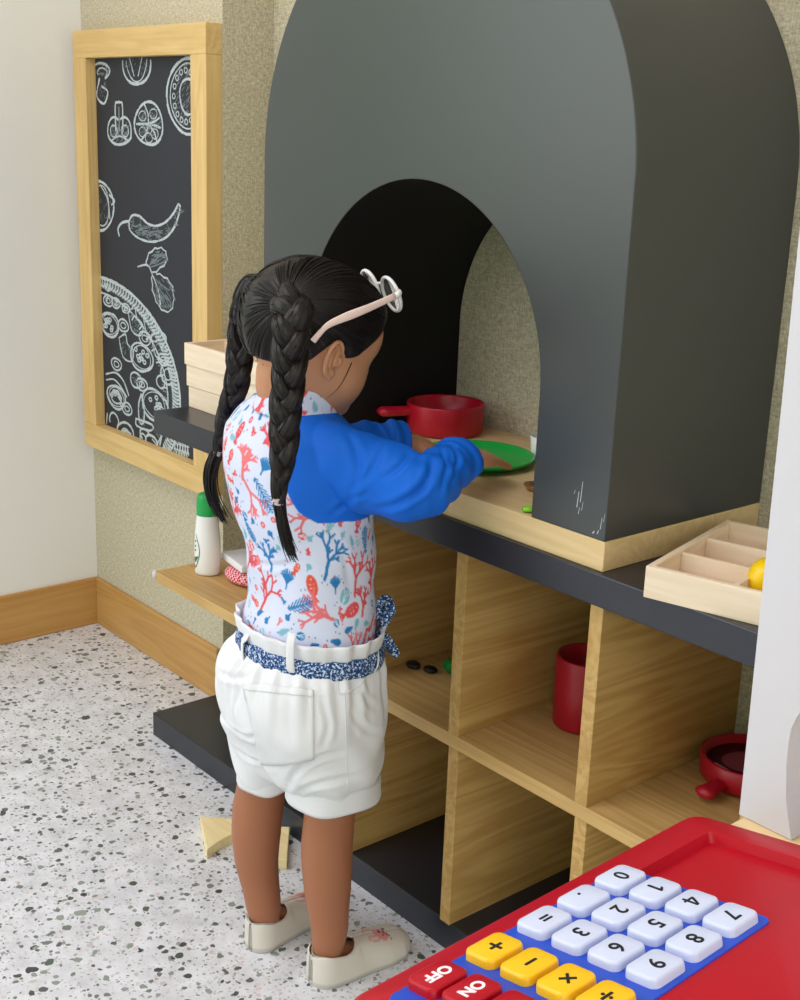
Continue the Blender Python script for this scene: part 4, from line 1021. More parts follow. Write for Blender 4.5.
BIGLIST = [
    (0.4990, 0.3110, 'c', PINK, 1.31, 0.055),
    (0.5067, 0.2615, 'c', PINK, -1.05, 0.06),
    (0.5305, 0.3051, 'fan', BLUE, 1.05, 0.035),
    (0.5276, 0.2728, 'frond', BLUE, -1.05, 0.045),
    (0.4765, 0.3435, 'fish', RED, 1.40, 0.022),
    (0.4379, 0.3393, 'shell', RED, 0.52, 0.014),
    (0.4673, 0.3098, 'fish', RED, 1.05, 0.018),
    (0.4422, 0.3562, 'shell', TEAL, 1.05, 0.018),
    (0.5880, 0.2596, 'c', PINK, 3.23, 0.075),
    (0.6162, 0.2053, 'c', BLUE, 1.22, 0.075),
    (0.5830, 0.1604, 'fish', ORG, 1.75, 0.03),
    (0.0050, 0.1777, 'c', RED, 1.40, 0.07),
    (0.5022, 0.1390, 'c', RED, 1.05, 0.075),
    (0.5414, 0.1574, 'fan', BLUE, 1.40, 0.04),
    (0.4840, 0.2156, 'frond', BLUE, -1.22, 0.03),
    (0.5774, 0.2268, 'shell', RED, 0.00, 0.014),
    (0.6210, 0.2458, 'frond', TEAL, 1.05, 0.028),
    (0.0113, 0.2424, 'fish', RED, 1.22, 0.018),
    (0.5912, 0.1250, 'c', PINK, 2.79, 0.07),
    (0.6519, 0.1253, 'fish', RED, 0.35, 0.03),
    (0.5621, 0.1314, 'frond', BLUE, 0.35, 0.04),
    (0.6385, 0.1454, 'shell', TEAL, 1.05, 0.026),
    (0.5502, 0.2108, 'frond', TEAL, 1.75, 0.03),
    (0.4712, 0.1918, 'shell', RED, 2.09, 0.016),
    (0.4840, 0.1750, 'fish', PINK, 0.70, 0.02),
    (0.6207, 0.1573, 'fan', BLUE, 1.57, 0.034),
    (0.0275, 0.2150, 'frond', BLUE, 1.57, 0.035),
    (0.5622, 0.2979, 'shell', RED, 1.05, 0.014),
#miss 246 575
    (0.6078, 0.2951, 'frond', TEAL, 2.09, 0.03),
]
from mathutils.bvhtree import BVHTree
# ---- shirt: trunk and sleeves as one surface ----------------------------
shirt = MB()
def wr(c, a, b, z): return oval_ring(c, a, b, 2.15)
shirt.rings([oval_ring(c, a, b, 2.15 if c[2] < .80 else 2.0) for c, a, b in tor])
def sleeve(S, E, Wr, chest, rad, m=6, cuff=None):
    pts = [chest, S, S*.5+E*.5-np.array([0, 0, .006]), E, E*.5+Wr*.5, Wr]
    P_ = catmull(pts, m); k = np.linspace(0, 1, len(P_)); kk = np.linspace(0, 1, len(rad))
    shirt.tube(P_, np.interp(k, kk, rad), 32)
cR = np.array(torso_at(SH_R[2])[:2] + [SH_R[2]]); cL = np.array(torso_at(SH_L[2])[:2] + [SH_L[2]])
sleeve(SH_R, EL_R, WR_R + unit(WR_R-EL_R)*.004, SH_R*.55+cR*.45, [.042, .0425, .0515, .0400, .0345, .0275])
sleeve(SH_L, EL_L, WR_L + unit(WR_L-EL_L)*.004, SH_L*.55+cL*.45, [.040, .040, .040, .036, .032, .0275])
# bunched rings of cloth at the cuffs
for Wq, Eq in ((WR_R, EL_R), (WR_L, EL_L)):
    d = unit(Wq-Eq); n1 = unit(np.cross(d, (0, 0, 1))); n2 = np.cross(n1, d)
    for q, r, w in ((-.050, .0315, .0055), (-.036, .0320, .006), (-.020, .0315, .0065), (-.004, .0290, .0055)):
        sk = r2.uniform(-.35, .35)
        shirt.tube(np.array([Wq + d*(q + .008*math.sin(a+sk*5)*sk*3) + (n1*math.cos(a) + n2*math.sin(a))*(r-w*.65) for a in np.linspace(0, 2*PI, 33)]), w, 10, cap=False)
V, Fs, Ns = remesh(shirt, .00165, 14, .5)
# folds: around elbows and armpits, and slack across the back
def armcoord(p, S, E, Wr):
    out = []
    for A, B in ((S, E), (E, Wr)):
        d = B-A; L = np.linalg.norm(d); d = d/L; s = (p-A) @ d; r = np.linalg.norm(p-A-s[:, None]*d, axis=1); out.append((s, L, r))
    return out
def creases(V, F, lines):
    bv = BVHTree.FromPolygons([tuple(v) for v in V], F); out = np.zeros(len(V))
    for amp, wd, path in lines:
        pts = []
        for c in catmull([(a, b, 0) for a, b in path], 10):
            d = np.array([(c[0]-400)/FPX, -(c[1]-500)/FPX, 1.]) @ CAMR; h = bv.ray_cast(Vector(CAMP), Vector(d/np.linalg.norm(d)))[0]
            if h is not None: pts.append(np.array(h))
        if len(pts) < 2: continue
        dm = np.full(len(V), 9.); fade = np.zeros(len(V))
        for i, p in enumerate(pts):
            d = np.linalg.norm(V-p, axis=1); m_ = d < dm; dm[m_] = d[m_]; fade[m_] = math.sin(PI*(i+.5)/len(pts))**.6
        out += fade*amp*(-np.exp(-(dm/wd)**2) + .55*np.exp(-((dm-wd*2.0)/(wd*1.1))**2))
    return out
disp = creases(V, Fs, [(.0042, .0045, [(432, 458), (430, 474), (420, 490), (400, 502), (374, 511)]), (.0028, .004, [(410, 455), (398, 468), (384, 478)]), (.0026, .005, [(348, 432), (357, 455), (356, 480), (344, 503)]),
                       (.0026, .0036, [(452, 444), (458, 462), (452, 482)]), (.0024, .0034, [(440, 446), (446, 466), (440, 492)]), (.0020, .004, [(384, 446), (372, 470), (352, 492)]), (.0022, .004, [(330, 516), (350, 500), (366, 494)]),
                       (.0016, .004, [(246, 560), (275, 566), (300, 562)]), (.0016, .005, [(330, 530), (345, 560), (350, 590)]), (.0014, .005, [(236, 520), (252, 545), (262, 575)])])
for S, E, Wr, sg in ((SH_R, EL_R, WR_R, 1.), (SH_L, EL_L, WR_L, 2.3)):
    (s1, L1, r1), (s2, L2, r2_) = armcoord(V, S, E, Wr)
    th = np.arctan2((V-S) @ np.array([0, 0, 1.]), (V-S) @ np.array([1., -.3, 0]))
    near2 = np.clip(1-(np.abs(s2-L2*.5)/(L2*.75))**4, 0, 1)*np.clip((.062-r2_)/.02, 0, 1)
    near1 = np.clip(1-(np.abs(s1-L1*.6)/(L1*.6))**4, 0, 1)*np.clip((.07-r1)/.02, 0, 1)
    disp += near2*(.0016*np.sin(s2*150+2.2*np.sin(th*1.0+sg)+V[:, 2]*60) + .0012*np.sin(s2*95-3*th+sg))
    disp += near1*(.0020*np.sin(s1*62+1.8*th+sg) + .0011*np.sin(s1*110-2.6*th))
c_ = np.array(torso_at(V[:, 2])); ex = (V[:, 0]-c_[0])/c_[2]; ey = (V[:, 1]-c_[1])/c_[3]; kq = np.hypot(ex, ey); thq = np.arctan2(ey, ex)
ont = np.clip((1.25-kq)/.15, 0, 1)
disp += ont*(.0011*np.sin(V[:, 2]*85+2.4*np.sin(thq*2+1)+thq*3) + .0009*np.sin(V[:, 2]*48-thq*5))*np.clip((.80-V[:, 2])/.05, 0, 1)
V = V + Ns*disp[:, None]

# ---- the printed cloth: corals, fish, shells and dots on off-white --------
PX = .0006; CW, CH = .66, .42; GW, GH = int(CW/PX), int(CH/PX)
IMG = np.tile(np.array([210, 214, 236], float)/255, (GH, GW, 1)); Z0 = .46
def stampseg(p, q, w, c):
    x0, x1 = min(p[0], q[0])-w, max(p[0], q[0])+w; y0, y1 = min(p[1], q[1])-w, max(p[1], q[1])+w
    i0, i1 = int(x0/PX), int(x1/PX)+2; j0, j1 = max(0, int(y0/PX)), min(GH, int(y1/PX)+2)
    if j1 <= j0: return
    X = (np.arange(i0, i1)+.5)*PX; Y = (np.arange(j0, j1)+.5)*PX; X, Y = np.meshgrid(X, Y)
    dx, dy = q[0]-p[0], q[1]-p[1]; L2 = dx*dx+dy*dy+1e-12; s = np.clip(((X-p[0])*dx+(Y-p[1])*dy)/L2, 0, 1)
    d = np.hypot(X-p[0]-s*dx, Y-p[1]-s*dy); a = np.clip((w/2-d)/PX+.5, 0, 1)[:, :, None]
    idx = np.arange(i0, i1) % GW; sub = IMG[j0:j1][:, idx]; IMG[j0:j1, idx] = sub*(1-a)+np.array(c)/255*a
def stampell(c, rx, ry, rot, col):
    r = max(rx, ry); i0, i1 = int((c[0]-r)/PX), int((c[0]+r)/PX)+2; j0, j1 = max(0, int((c[1]-r)/PX)), min(GH, int((c[1]+r)/PX)+2)
    if j1 <= j0: return
    X, Y = np.meshgrid((np.arange(i0, i1)+.5)*PX-c[0], (np.arange(j0, j1)+.5)*PX-c[1]); cr, sr = math.cos(rot), math.sin(rot)
    d = np.hypot((X*cr+Y*sr)/rx, (-X*sr+Y*cr)/ry); a = np.clip((1-d)*min(rx, ry)/PX+.5, 0, 1)[:, :, None]
    idx = np.arange(i0, i1) % GW; sub = IMG[j0:j1][:, idx]; IMG[j0:j1, idx] = sub*(1-a)+np.array(col)/255*a
rp = np.random.default_rng(21)
RED, PINK, BLUE, TEAL, ORG, NAVY = (216, 78, 84), (226, 112, 118), (38, 116, 178), (124, 178, 196), (220, 86, 62), (52, 92, 150)
def coral(p, ang, L, w, col, depth=5, spread=.5):
    def rec(p, a, l, w, d):
        q = p; seg = 3
        for _ in range(seg):
            a2 = a + rp.uniform(-.12, .12); n = (q[0]+math.cos(a2)*l/seg, q[1]+math.sin(a2)*l/seg); stampseg(q, n, w, col); q = n
            if d > 1 and rp.random() < .35: rec(q, a2+rp.choice([-1, 1])*rp.uniform(.5, .9), l*.45, w*.8, 1)
        if d > 0:
            for s in (-1, 1): rec(q, a+s*spread*rp.uniform(.55, 1.1), l*rp.uniform(.66, .82), w*.84, d-1)
            if rp.random() < .3: rec(q, a+rp.uniform(-.2, .2), l*.6, w*.8, d-1)
    rec(p, ang, L*.30, w, depth-2)
def fan(p, ang, L, col):
    for k in np.linspace(-1, 1, 9):
        a = ang+k*.75; stampseg(p, (p[0]+math.cos(a)*L*(1-.25*abs(k)), p[1]+math.sin(a)*L*(1-.25*abs(k))), .0021, col)
    stampseg(p, (p[0]-math.cos(ang)*L*.4, p[1]-math.sin(ang)*L*.4), .0024, col)
def frond(p, ang, L, col):
    for k in range(9):
        s = k/8; q = (p[0]+math.cos(ang)*L*s, p[1]+math.sin(ang)*L*s); l = L*.34*math.sin(PI*(s*.85+.12))
        for sg in (-1, 1): stampseg(q, (q[0]+math.cos(ang+sg*.75)*l, q[1]+math.sin(ang+sg*.75)*l), .0019, col)
    stampseg(p, (p[0]+math.cos(ang)*L, p[1]+math.sin(ang)*L), .002, col)
def fish(p, ang, L, col):
    stampell(p, L*.5, L*.3, ang, col); t = (p[0]-math.cos(ang)*L*.5, p[1]-math.sin(ang)*L*.5)
    for s in (-.6, -.2, .2, .6): stampseg(t, (t[0]-math.cos(ang+s)*L*.32, t[1]-math.sin(ang+s)*L*.32), .0025, col)
    stampell((p[0]+math.cos(ang)*L*.28, p[1]+math.sin(ang)*L*.28), .0011, .0011, 0, (245, 240, 245))
    for s in (-.05, .12): stampseg((p[0]-math.cos(ang)*L*s+.004*math.sin(ang), p[1]-math.sin(ang)*L*s-.004*math.cos(ang)), (p[0]-math.cos(ang)*L*s-.004*math.sin(ang), p[1]-math.sin(ang)*L*s+.004*math.cos(ang)), .0008, (240, 200, 205))
def shell(p, ang, L, col):
    stampell(p, L*.45, L*.36, ang, col)
    for k in (-.6, -.2, .2, .6): stampseg((p[0]-math.cos(ang)*L*.4, p[1]-math.sin(ang)*L*.4), (p[0]+math.cos(ang+k)*L*.42, p[1]+math.sin(ang+k)*L*.42), .0008, (232, 236, 248))
placed = []
def free(p, r):
    for q, s in placed:
        dx = abs(p[0]-q[0]); dx = min(dx, CW-dx)
        if math.hypot(dx, p[1]-q[1]) < (r+s): return False
    placed.append((p, r)); return True
BIG = [] # (round, height, kind, colour, angle, size)
for x, y, kind, col, ang, L in BIGLIST:
    placed.append(((x, y), L*.34))
    {'c': lambda: coral((x-math.cos(ang)*L*.5, y-math.sin(ang)*L*.5), ang, L*1.12, .0047, col, 5, .60), 'fan': lambda: fan((x, y), ang, L*.5, col), 'frond': lambda: frond((x-math.cos(ang)*L*.5, y-math.sin(ang)*L*.5), ang, L, col), 'fish': lambda: fish((x, y), ang, L, col), 'shell': lambda: shell((x, y), ang, L, col)}[kind]()
for cls, n, rr_ in (('big', 340, .0188), ('mid', 3200, .0070), ('dot', 2200, .0025)):
    for _ in range(n):
        p = (rp.uniform(0, CW), rp.uniform(0, CH)); r = rr_*rp.uniform(.85, 1.2)
        if not free(p, r): continue
        a = rp.uniform(0, 2*PI)
        if cls == 'big':
            c = [RED, PINK, BLUE, RED][rp.integers(4)]; a = PI/2+rp.uniform(-.7, .7); coral((p[0]-math.cos(a)*r*1.1, p[1]-math.sin(a)*r*1.1), a, r*3.1, .0046, c, 5, .60)
        elif cls == 'mid':
            k = rp.integers(6)
            if k == 0: fish(p, a, r*1.9, [RED, ORG][rp.integers(2)])
            elif k == 1: fan(p, a, r*1.0, [BLUE, TEAL][rp.integers(2)])
            elif k == 2: shell(p, a, r*1.9, [TEAL, BLUE][rp.integers(2)])
            elif k == 3: frond((p[0]-math.cos(a)*r, p[1]-math.sin(a)*r), a, r*2, [BLUE, TEAL][rp.integers(2)])
            elif k == 4: coral((p[0]-math.cos(a)*r, p[1]-math.sin(a)*r), a, r*2.0, .0027, [RED, BLUE, PINK][rp.integers(3)], 4)
            else: stampell(p, r*.55, r*.55, 0, RED); stampell(p, r*.28, r*.28, 0, (236, 170, 176))
        else: stampell(p, .0011, .0011, 0, [NAVY, RED, BLUE][rp.integers(3)])
def cloth(s, z):
    x = (s % CW)/PX-.5; y = np.clip((z-Z0)/PX-.5, 0, GH-2); i = np.floor(x).astype(int); j = np.floor(y).astype(int); fx = (x-i)[:, None]; fy = (y-j)[:, None]
    g = lambda a, b: IMG[b, a % GW]
    return (g(i, j)*(1-fx)+g(i+1, j)*fx)*(1-fy)+(g(i, j+1)*(1-fx)+g(i+1, j+1)*fx)*fy
def cloth_s(th): return (th % (2*PI))/(2*PI)*CW
cols = cloth(cloth_s(thq), V[:, 2])
zk = [at(296, v, 1.6)[2] for v in (519, 511, 502, 480, 450, 425, 405)]; xb = [.2, .098, .085, .073, .069, .055, .040]
xbz = np.interp(V[:, 2], zk, xb) + np.where(V[:, 0] < c_[0], .030, 0)
blue = np.clip((np.abs(V[:, 0]-c_[0])-xbz)/.0012+.5, 0, 1); blue = np.maximum(blue, np.clip((kq-1.16)/.01, 0, 1)*(V[:, 2] > zk[0]-.03))
cols = cols*(1-blue[:, None]) + np.array([[10, 100, 212]])/255.*blue[:, None]
SHIRT = dye('swim_shirt_knit', .62, .25, .10, 1400)
so = gobj((V, Fs), 'shirt', SHIRT); color_attr(so, cols)
# stand collar in the same print
m = MB(); cc = at(297, 402, 1.660); tilt = np.array([.10, .26]); ta2 = np.linspace(0, 2*PI, 300, endpoint=False)
rg = []
for z, k in catmull([(-.014, 1.10), (.006, 1.04), (.021, 1.0), (.0255, .99), (.026, .95), (.016, .94), (-.006, .94)], 7):
    x_, y_ = cc[0]+.0520*k*np.cos(ta2), cc[1]+.0500*k*np.sin(ta2)
    rg.append(np.stack([x_+tilt[0]*z, y_+tilt[1]*z, cc[2]-.003+z-(x_-cc[0])*.06-(y_-cc[1])*.17], 1))
m.rings(rg, False); co_ = mbobj(m, 'collar', SHIRT)
# finer collar mesh for the print
Vc = np.vstack(m.V); color_attr(co_, cloth(cloth_s(np.arctan2(Vc[:, 1]-cc[1], Vc[:, 0]-cc[0]))*.5+.03, Vc[:, 2]-.07))

# ---- shorts --------------------------------------------------------------
S_ROWS = [(772, 262, 352, 1.652, 1.7), (764, 246, 370, 1.650, 1.5), (748, 232, 380, 1.647, 1.5), (730, 227, 383, 1.645, 1.38), (710, 220, 385, 1.643, 1.30), (690, 216, 385, 1.642, 1.28), (670, 217.5, 384, 1.641, 1.3), (655, 226, 383, 1.64, 1.3), (642, 237, 381, 1.64, 1.3)]
sh = MB(); sr = [sil_ring(*r) for r in interp_rows(S_ROWS, 4)]
sh.rings([oval_ring(c, a, b, 2.2) for c, a, b in sr])
def sleg(rows):
    pts = []; rr = []
    for v, l, r, t in rows: p, q = at(l, v, t), at(r, v, t); pts.append((p+q)/2); rr.append(np.linalg.norm(q-p)/2)
    n = len(pts); P_ = catmull(pts, 5); R_ = np.interp(np.linspace(0, n-1, len(P_)), range(n), rr); sh.tube(P_, R_, 40, R_*1.06, ref=E1); return P_, R_
RL = sleg([(720, 288, 384, 1.630), (750, 286, 381, 1.625), (772, 286, 379, 1.621), (783, 287, 378, 1.619), (792, 288, 377, 1.618)])
LL = sleg([(710, 220, 306, 1.662), (740, 229, 302, 1.664), (765, 236, 298, 1.666), (772, 238, 296, 1.667), (778, 239, 295, 1.667)])
V, Fq, Nq = remesh(sh, .0021, 40, .5)
zt_ = at(300, 642, 1.64)[2]; zc_ = at(300, 700, 1.64)[2]
cx_, cy_ = sr[-6][0][0], sr[-6][0][1]; th = np.arctan2(V[:, 1]-cy_, V[:, 0]-cx_)
g_ = np.clip((V[:, 2]-zc_+.02)/(zt_-zc_), 0, 1)
g2 = np.clip((zt_+.004-V[:, 2])/.02, 0, 1); disp = g2*g_**1.3*(.0024*np.sin(th*23+2*np.sin(th*3)) + .0016*np.sin(th*37+1.3)) \
     + (1-g_)*(.0022*np.sin(V[:, 2]*70+th*4+2*np.sin(th*5)) + .0012*np.sin(V[:, 2]*38-th*7+1) + .0010*np.sin(V[:, 0]*90+V[:, 2]*110))
disp += creases(V, Fq, [(.0034, .004, [(218, 672), (234, 678), (250, 676)]), (.003, .004, [(226, 722), (242, 734), (262, 738)]), (.0034, .0045, [(284, 796), (296, 772), (318, 758), (344, 752)]), (.003, .0045, [(290, 800), (310, 786), (340, 780), (368, 772)]),
                       (.0026, .004, [(322, 700), (328, 724), (322, 748)]), (.0026, .004, [(352, 712), (366, 730), (380, 734)]), (.0024, .004, [(232, 748), (252, 760), (276, 768)]), (.0024, .004, [(356, 680), (366, 700), (376, 708)]), (.002, .004, [(238, 690), (234, 712), (240, 736)])])
V = V + Nq*disp[:, None]
DENIM = plain('white_denim', (227, 226, 230), .85, .2, .03, 500, .35, 1200)
sho = gobj((V, Fq), 'shorts', DENIM)
sbv = BVHTree.FromPolygons([tuple(v) for v in V], [tuple(int(i) for i in f) for f in Fq])
def on_shorts(u, v, lift, bv=sbv):
    d = np.array([(u-400)/FPX, -(v-500)/FPX, 1.]) @ CAMR; d /= np.linalg.norm(d)
    h, n, _, _ = bv.ray_cast(Vector(CAMP), Vector(d))
    if h is None: return None
    n = np.array(n); n = n if n @ d < 0 else -n
    return np.array(h) + n*lift
def patch(name, quad, lift, mat, nu=16, nv=16, bow=0, th=.0018, parent=None, bv=sbv):
    """cloth patch sewn on the shorts: corners of quad clockwise from top left"""
    q = np.array(quad, float); G = []
    for j in range(nv+1):
        for i in range(nu+1):
            a, b_ = i/nu, j/nv; p = (q[0]*(1-a)+q[1]*a)*(1-b_)+(q[3]*(1-a)+q[2]*a)*b_
            p = p + np.array([0, bow*math.sin(PI*a)*b_]); h = on_shorts(p[0], p[1], lift, bv); G.append(h if h is not None else G[-1])
    F_ = [(j*(nu+1)+i, (j+1)*(nu+1)+i, (j+1)*(nu+1)+i+1, j*(nu+1)+i+1) for j in range(nv) for i in range(nu)]
    o = gobj((G, F_), name, mat, True, None, parent or sho)
    s = o.modifiers.new('t', 'SOLIDIFY'); s.thickness = th; s.offset = 0
    return o
patch('back_pocket', [(243, 683), (314, 690), (314, 758), (262, 764)], .0012, DENIM, 22, 22, 3, .003)
patch('pocket_hem', [(243.5, 682.5), (314, 689.5), (314, 697), (244.5, 690)], .0026, DENIM, 22, 4, 0, .0022)
m = MB()
for a_, b_ in (((337, 668), (337, 690)), ((337, 690), (350, 691)), ((350, 691), (366, 680)), ((366, 680), (371, 664))): pass
cv = catmull([(338, 664, 0), (338, 690, 0), (347, 692, 0), (360, 684, 0), (370, 668, 0)], 6)
pts = [on_shorts(c[0], c[1], .0008) for c in cv]; m.tube(np.array([p for p in pts if p is not None]), .0013, 8); mbobj(m, 'side_pocket_edge', DENIM, None, sho)
for path in ([(250, 660), (282, 664), (320, 668), (360, 664)], [(345, 690), (346, 730), (347, 770), (348, 790)]):
    pts = [on_shorts(c[0], c[1], .0003) for c in catmull([(a, b, 0) for a, b in path], 8)]; m = MB(); m.tube(np.array([p for p in pts if p is not None]), .0008, 6); mbobj(m, 'seam', DENIM, None, sho)
# turned-up cuffs
def cuff(Pq, Rq, k, w, nm):
    T, N1, B1 = frames(Pq, E1); rg = []
    c, d, a1, b1 = Pq[-1], T[-1], N1[-1], B1[-1]
    for s, r in ((.002, .955), (.004, 1.035), (.0, 1.055), (-.010, 1.045), (-.021, 1.045), (-.0245, 1.035), (-.0250, .995)):
        t_ = np.linspace(0, 2*PI, 64, endpoint=False); wv = 1+.012*np.sin(t_*3+k)+.008*np.sin(t_*7+2*k)
        rg.append(c + d*s + d*(.0022*np.sin(t_*4+k))[:, None] + (a1[None]*np.cos(t_)[:, None]+b1[None]*1.06*np.sin(t_)[:, None])*(Rq[-1]*r*wv)[:, None])
    m = MB(); m.rings(rg, False); o = mbobj(m, 'cuff', DENIM, None, sho); s = o.modifiers.new('t', 'SOLIDIFY'); s.thickness = .0015; s.offset = -1
cuff(*RL, 1.0, 0, ''); cuff(*LL, 2.2, 0, '')
# gathered paper-bag waist above the sash
wc, wa, wb_ = sil_ring(640, 238.5, 381, 1.64, 1.3); rg = []
NW = 240; t_ = np.linspace(0, 2*PI, NW, endpoint=False)
def wring(z, k, amp, ph=0, tl=0):
    f = 1 + amp*(.65*np.sin(14*t_+1.5*np.sin(3*t_)+ph)+.35*np.sin(23*t_+1+ph))
    return np.stack([wc[0]+wa*k*np.cos(t_)*f, wc[1]+wb_*k*np.sin(t_)*f, np.full(NW, wc[2]+z)+tl*(np.sin(14*t_+1.5*np.sin(3*t_)+ph))], 1)
m = MB(); m.rings([wring(-.012, 1.01, .02), wring(0, .975, .012), wring(.010, .985, .02), wring(.020, 1.015, .035, .2), wring(.029, 1.035, .034, .4, .001), wring(.034, 1.040, .036, .5, .0012)], False)
o = mbobj(m, 'ruffle_waist', DENIM, None, sho); s = o.modifiers.new('t', 'SOLIDIFY'); s.thickness = .0022; s.offset = 1
SASH, nt, b = mat_base('speckled_sash', .85, .2)
tc = N(nt, 'ShaderNodeTexCoord'); no = N(nt, 'ShaderNodeTexNoise', Scale=330.0, Detail=3.0, Roughness=.6); nt.links.new(tc.outputs['Object'], no.inputs['Vector'])
cr = N(nt, 'ShaderNodeValToRGB'); cr.color_ramp.elements[0].position = .44; cr.color_ramp.elements[0].color = lin((30, 58, 104)); cr.color_ramp.elements[1].position = .60; cr.color_ramp.elements[1].color = lin((206, 216, 232))
x = cr.color_ramp.elements.new(.52); x.color = lin((52, 92, 148)); nt.links.new(no.outputs['Fac'], cr.inputs[0]); nt.links.new(cr.outputs[0], b.inputs['Base Color'])
m = MB(); m.rings([wring(z, k, .006, 1) for z, k in ((-.0125, .98), (-.0122, 1.060), (-.008, 1.072), (-.001, 1.070), (.006, 1.058), (.0115, 1.040), (.012, .98))], False)
sash = mbobj(m, 'sash', SASH, 'blue and white speckled sash', sho)
kt = at(381, 634, 1.625)
m = MB()
for p, r, r_2 in (([kt, at(384, 622, 1.628), at(389, 607, 1.63), at(386, 599, 1.63), at(380, 605, 1.628), at(380, 620, 1.625)], .0034, .0070), ([kt, at(387, 640, 1.628), at(392, 648, 1.632), at(397, 656, 1.635)], .0026, .0072), ([kt, at(387, 617, 1.62), at(391, 610, 1.618), at(389, 602, 1.618)], .0042, .0072)):
    Q = catmull(p, 5); m.tube(Q, [r]*len(Q), 12, np.interp(np.linspace(0, 1, len(Q)), [0, .3, .8, 1], [.6, 1, 1, .7])*r_2, ref=E2)
m.ball(kt, (.0085, .0085, .0075), 16, 12); mbobj(m, 'sash_bow', SASH, None, sash)
# belt loops over the sash
wv_ = wring(0, 1.075, 0)
def loop(u0, v0, u1, v1, wdt, t=1.56):
    a = at(u0, v0, t); b_ = at(u1, v1, t); out = []
    for s in np.linspace(0, 1, 9):
        p = a*(1-s)+b_*s; d = unit(p-CAMP)
        # nearest point of the waist oval along the view, a little outside the sash
        th0 = None; best = 9
        for q in wv_[::2]:
            w = q-CAMP; dd = np.linalg.norm((w-(w @ d)*d)[:2])
            if (q-np.array([wc[0], wc[1], 0]))[:2] @ E2[:2] < .04 and dd < best: best = dd; th0 = q
        out.append(np.array([th0[0], th0[1], p[2]]))
    out = np.array(out); nrm = unit(np.array([(out[4][0]-wc[0])/wa**2, (out[4][1]-wc[1])/wb_**2, 0]))
    lift = np.array([-.003, .001, .0025, .003, .003, .003, .0025, .001, -.003]); out = out + nrm*lift[:, None]
    m = MB(); m.tube(out, [.0012]*9, 10, [wdt]*9, ref=nrm); mbobj(m, 'belt_loop', DENIM, None, sho)
loop(293, 628, 291, 668, .0062); loop(249, 620, 243, 652, .0058, 1.645); loop(374, 630, 377, 662, .0055, 1.60)

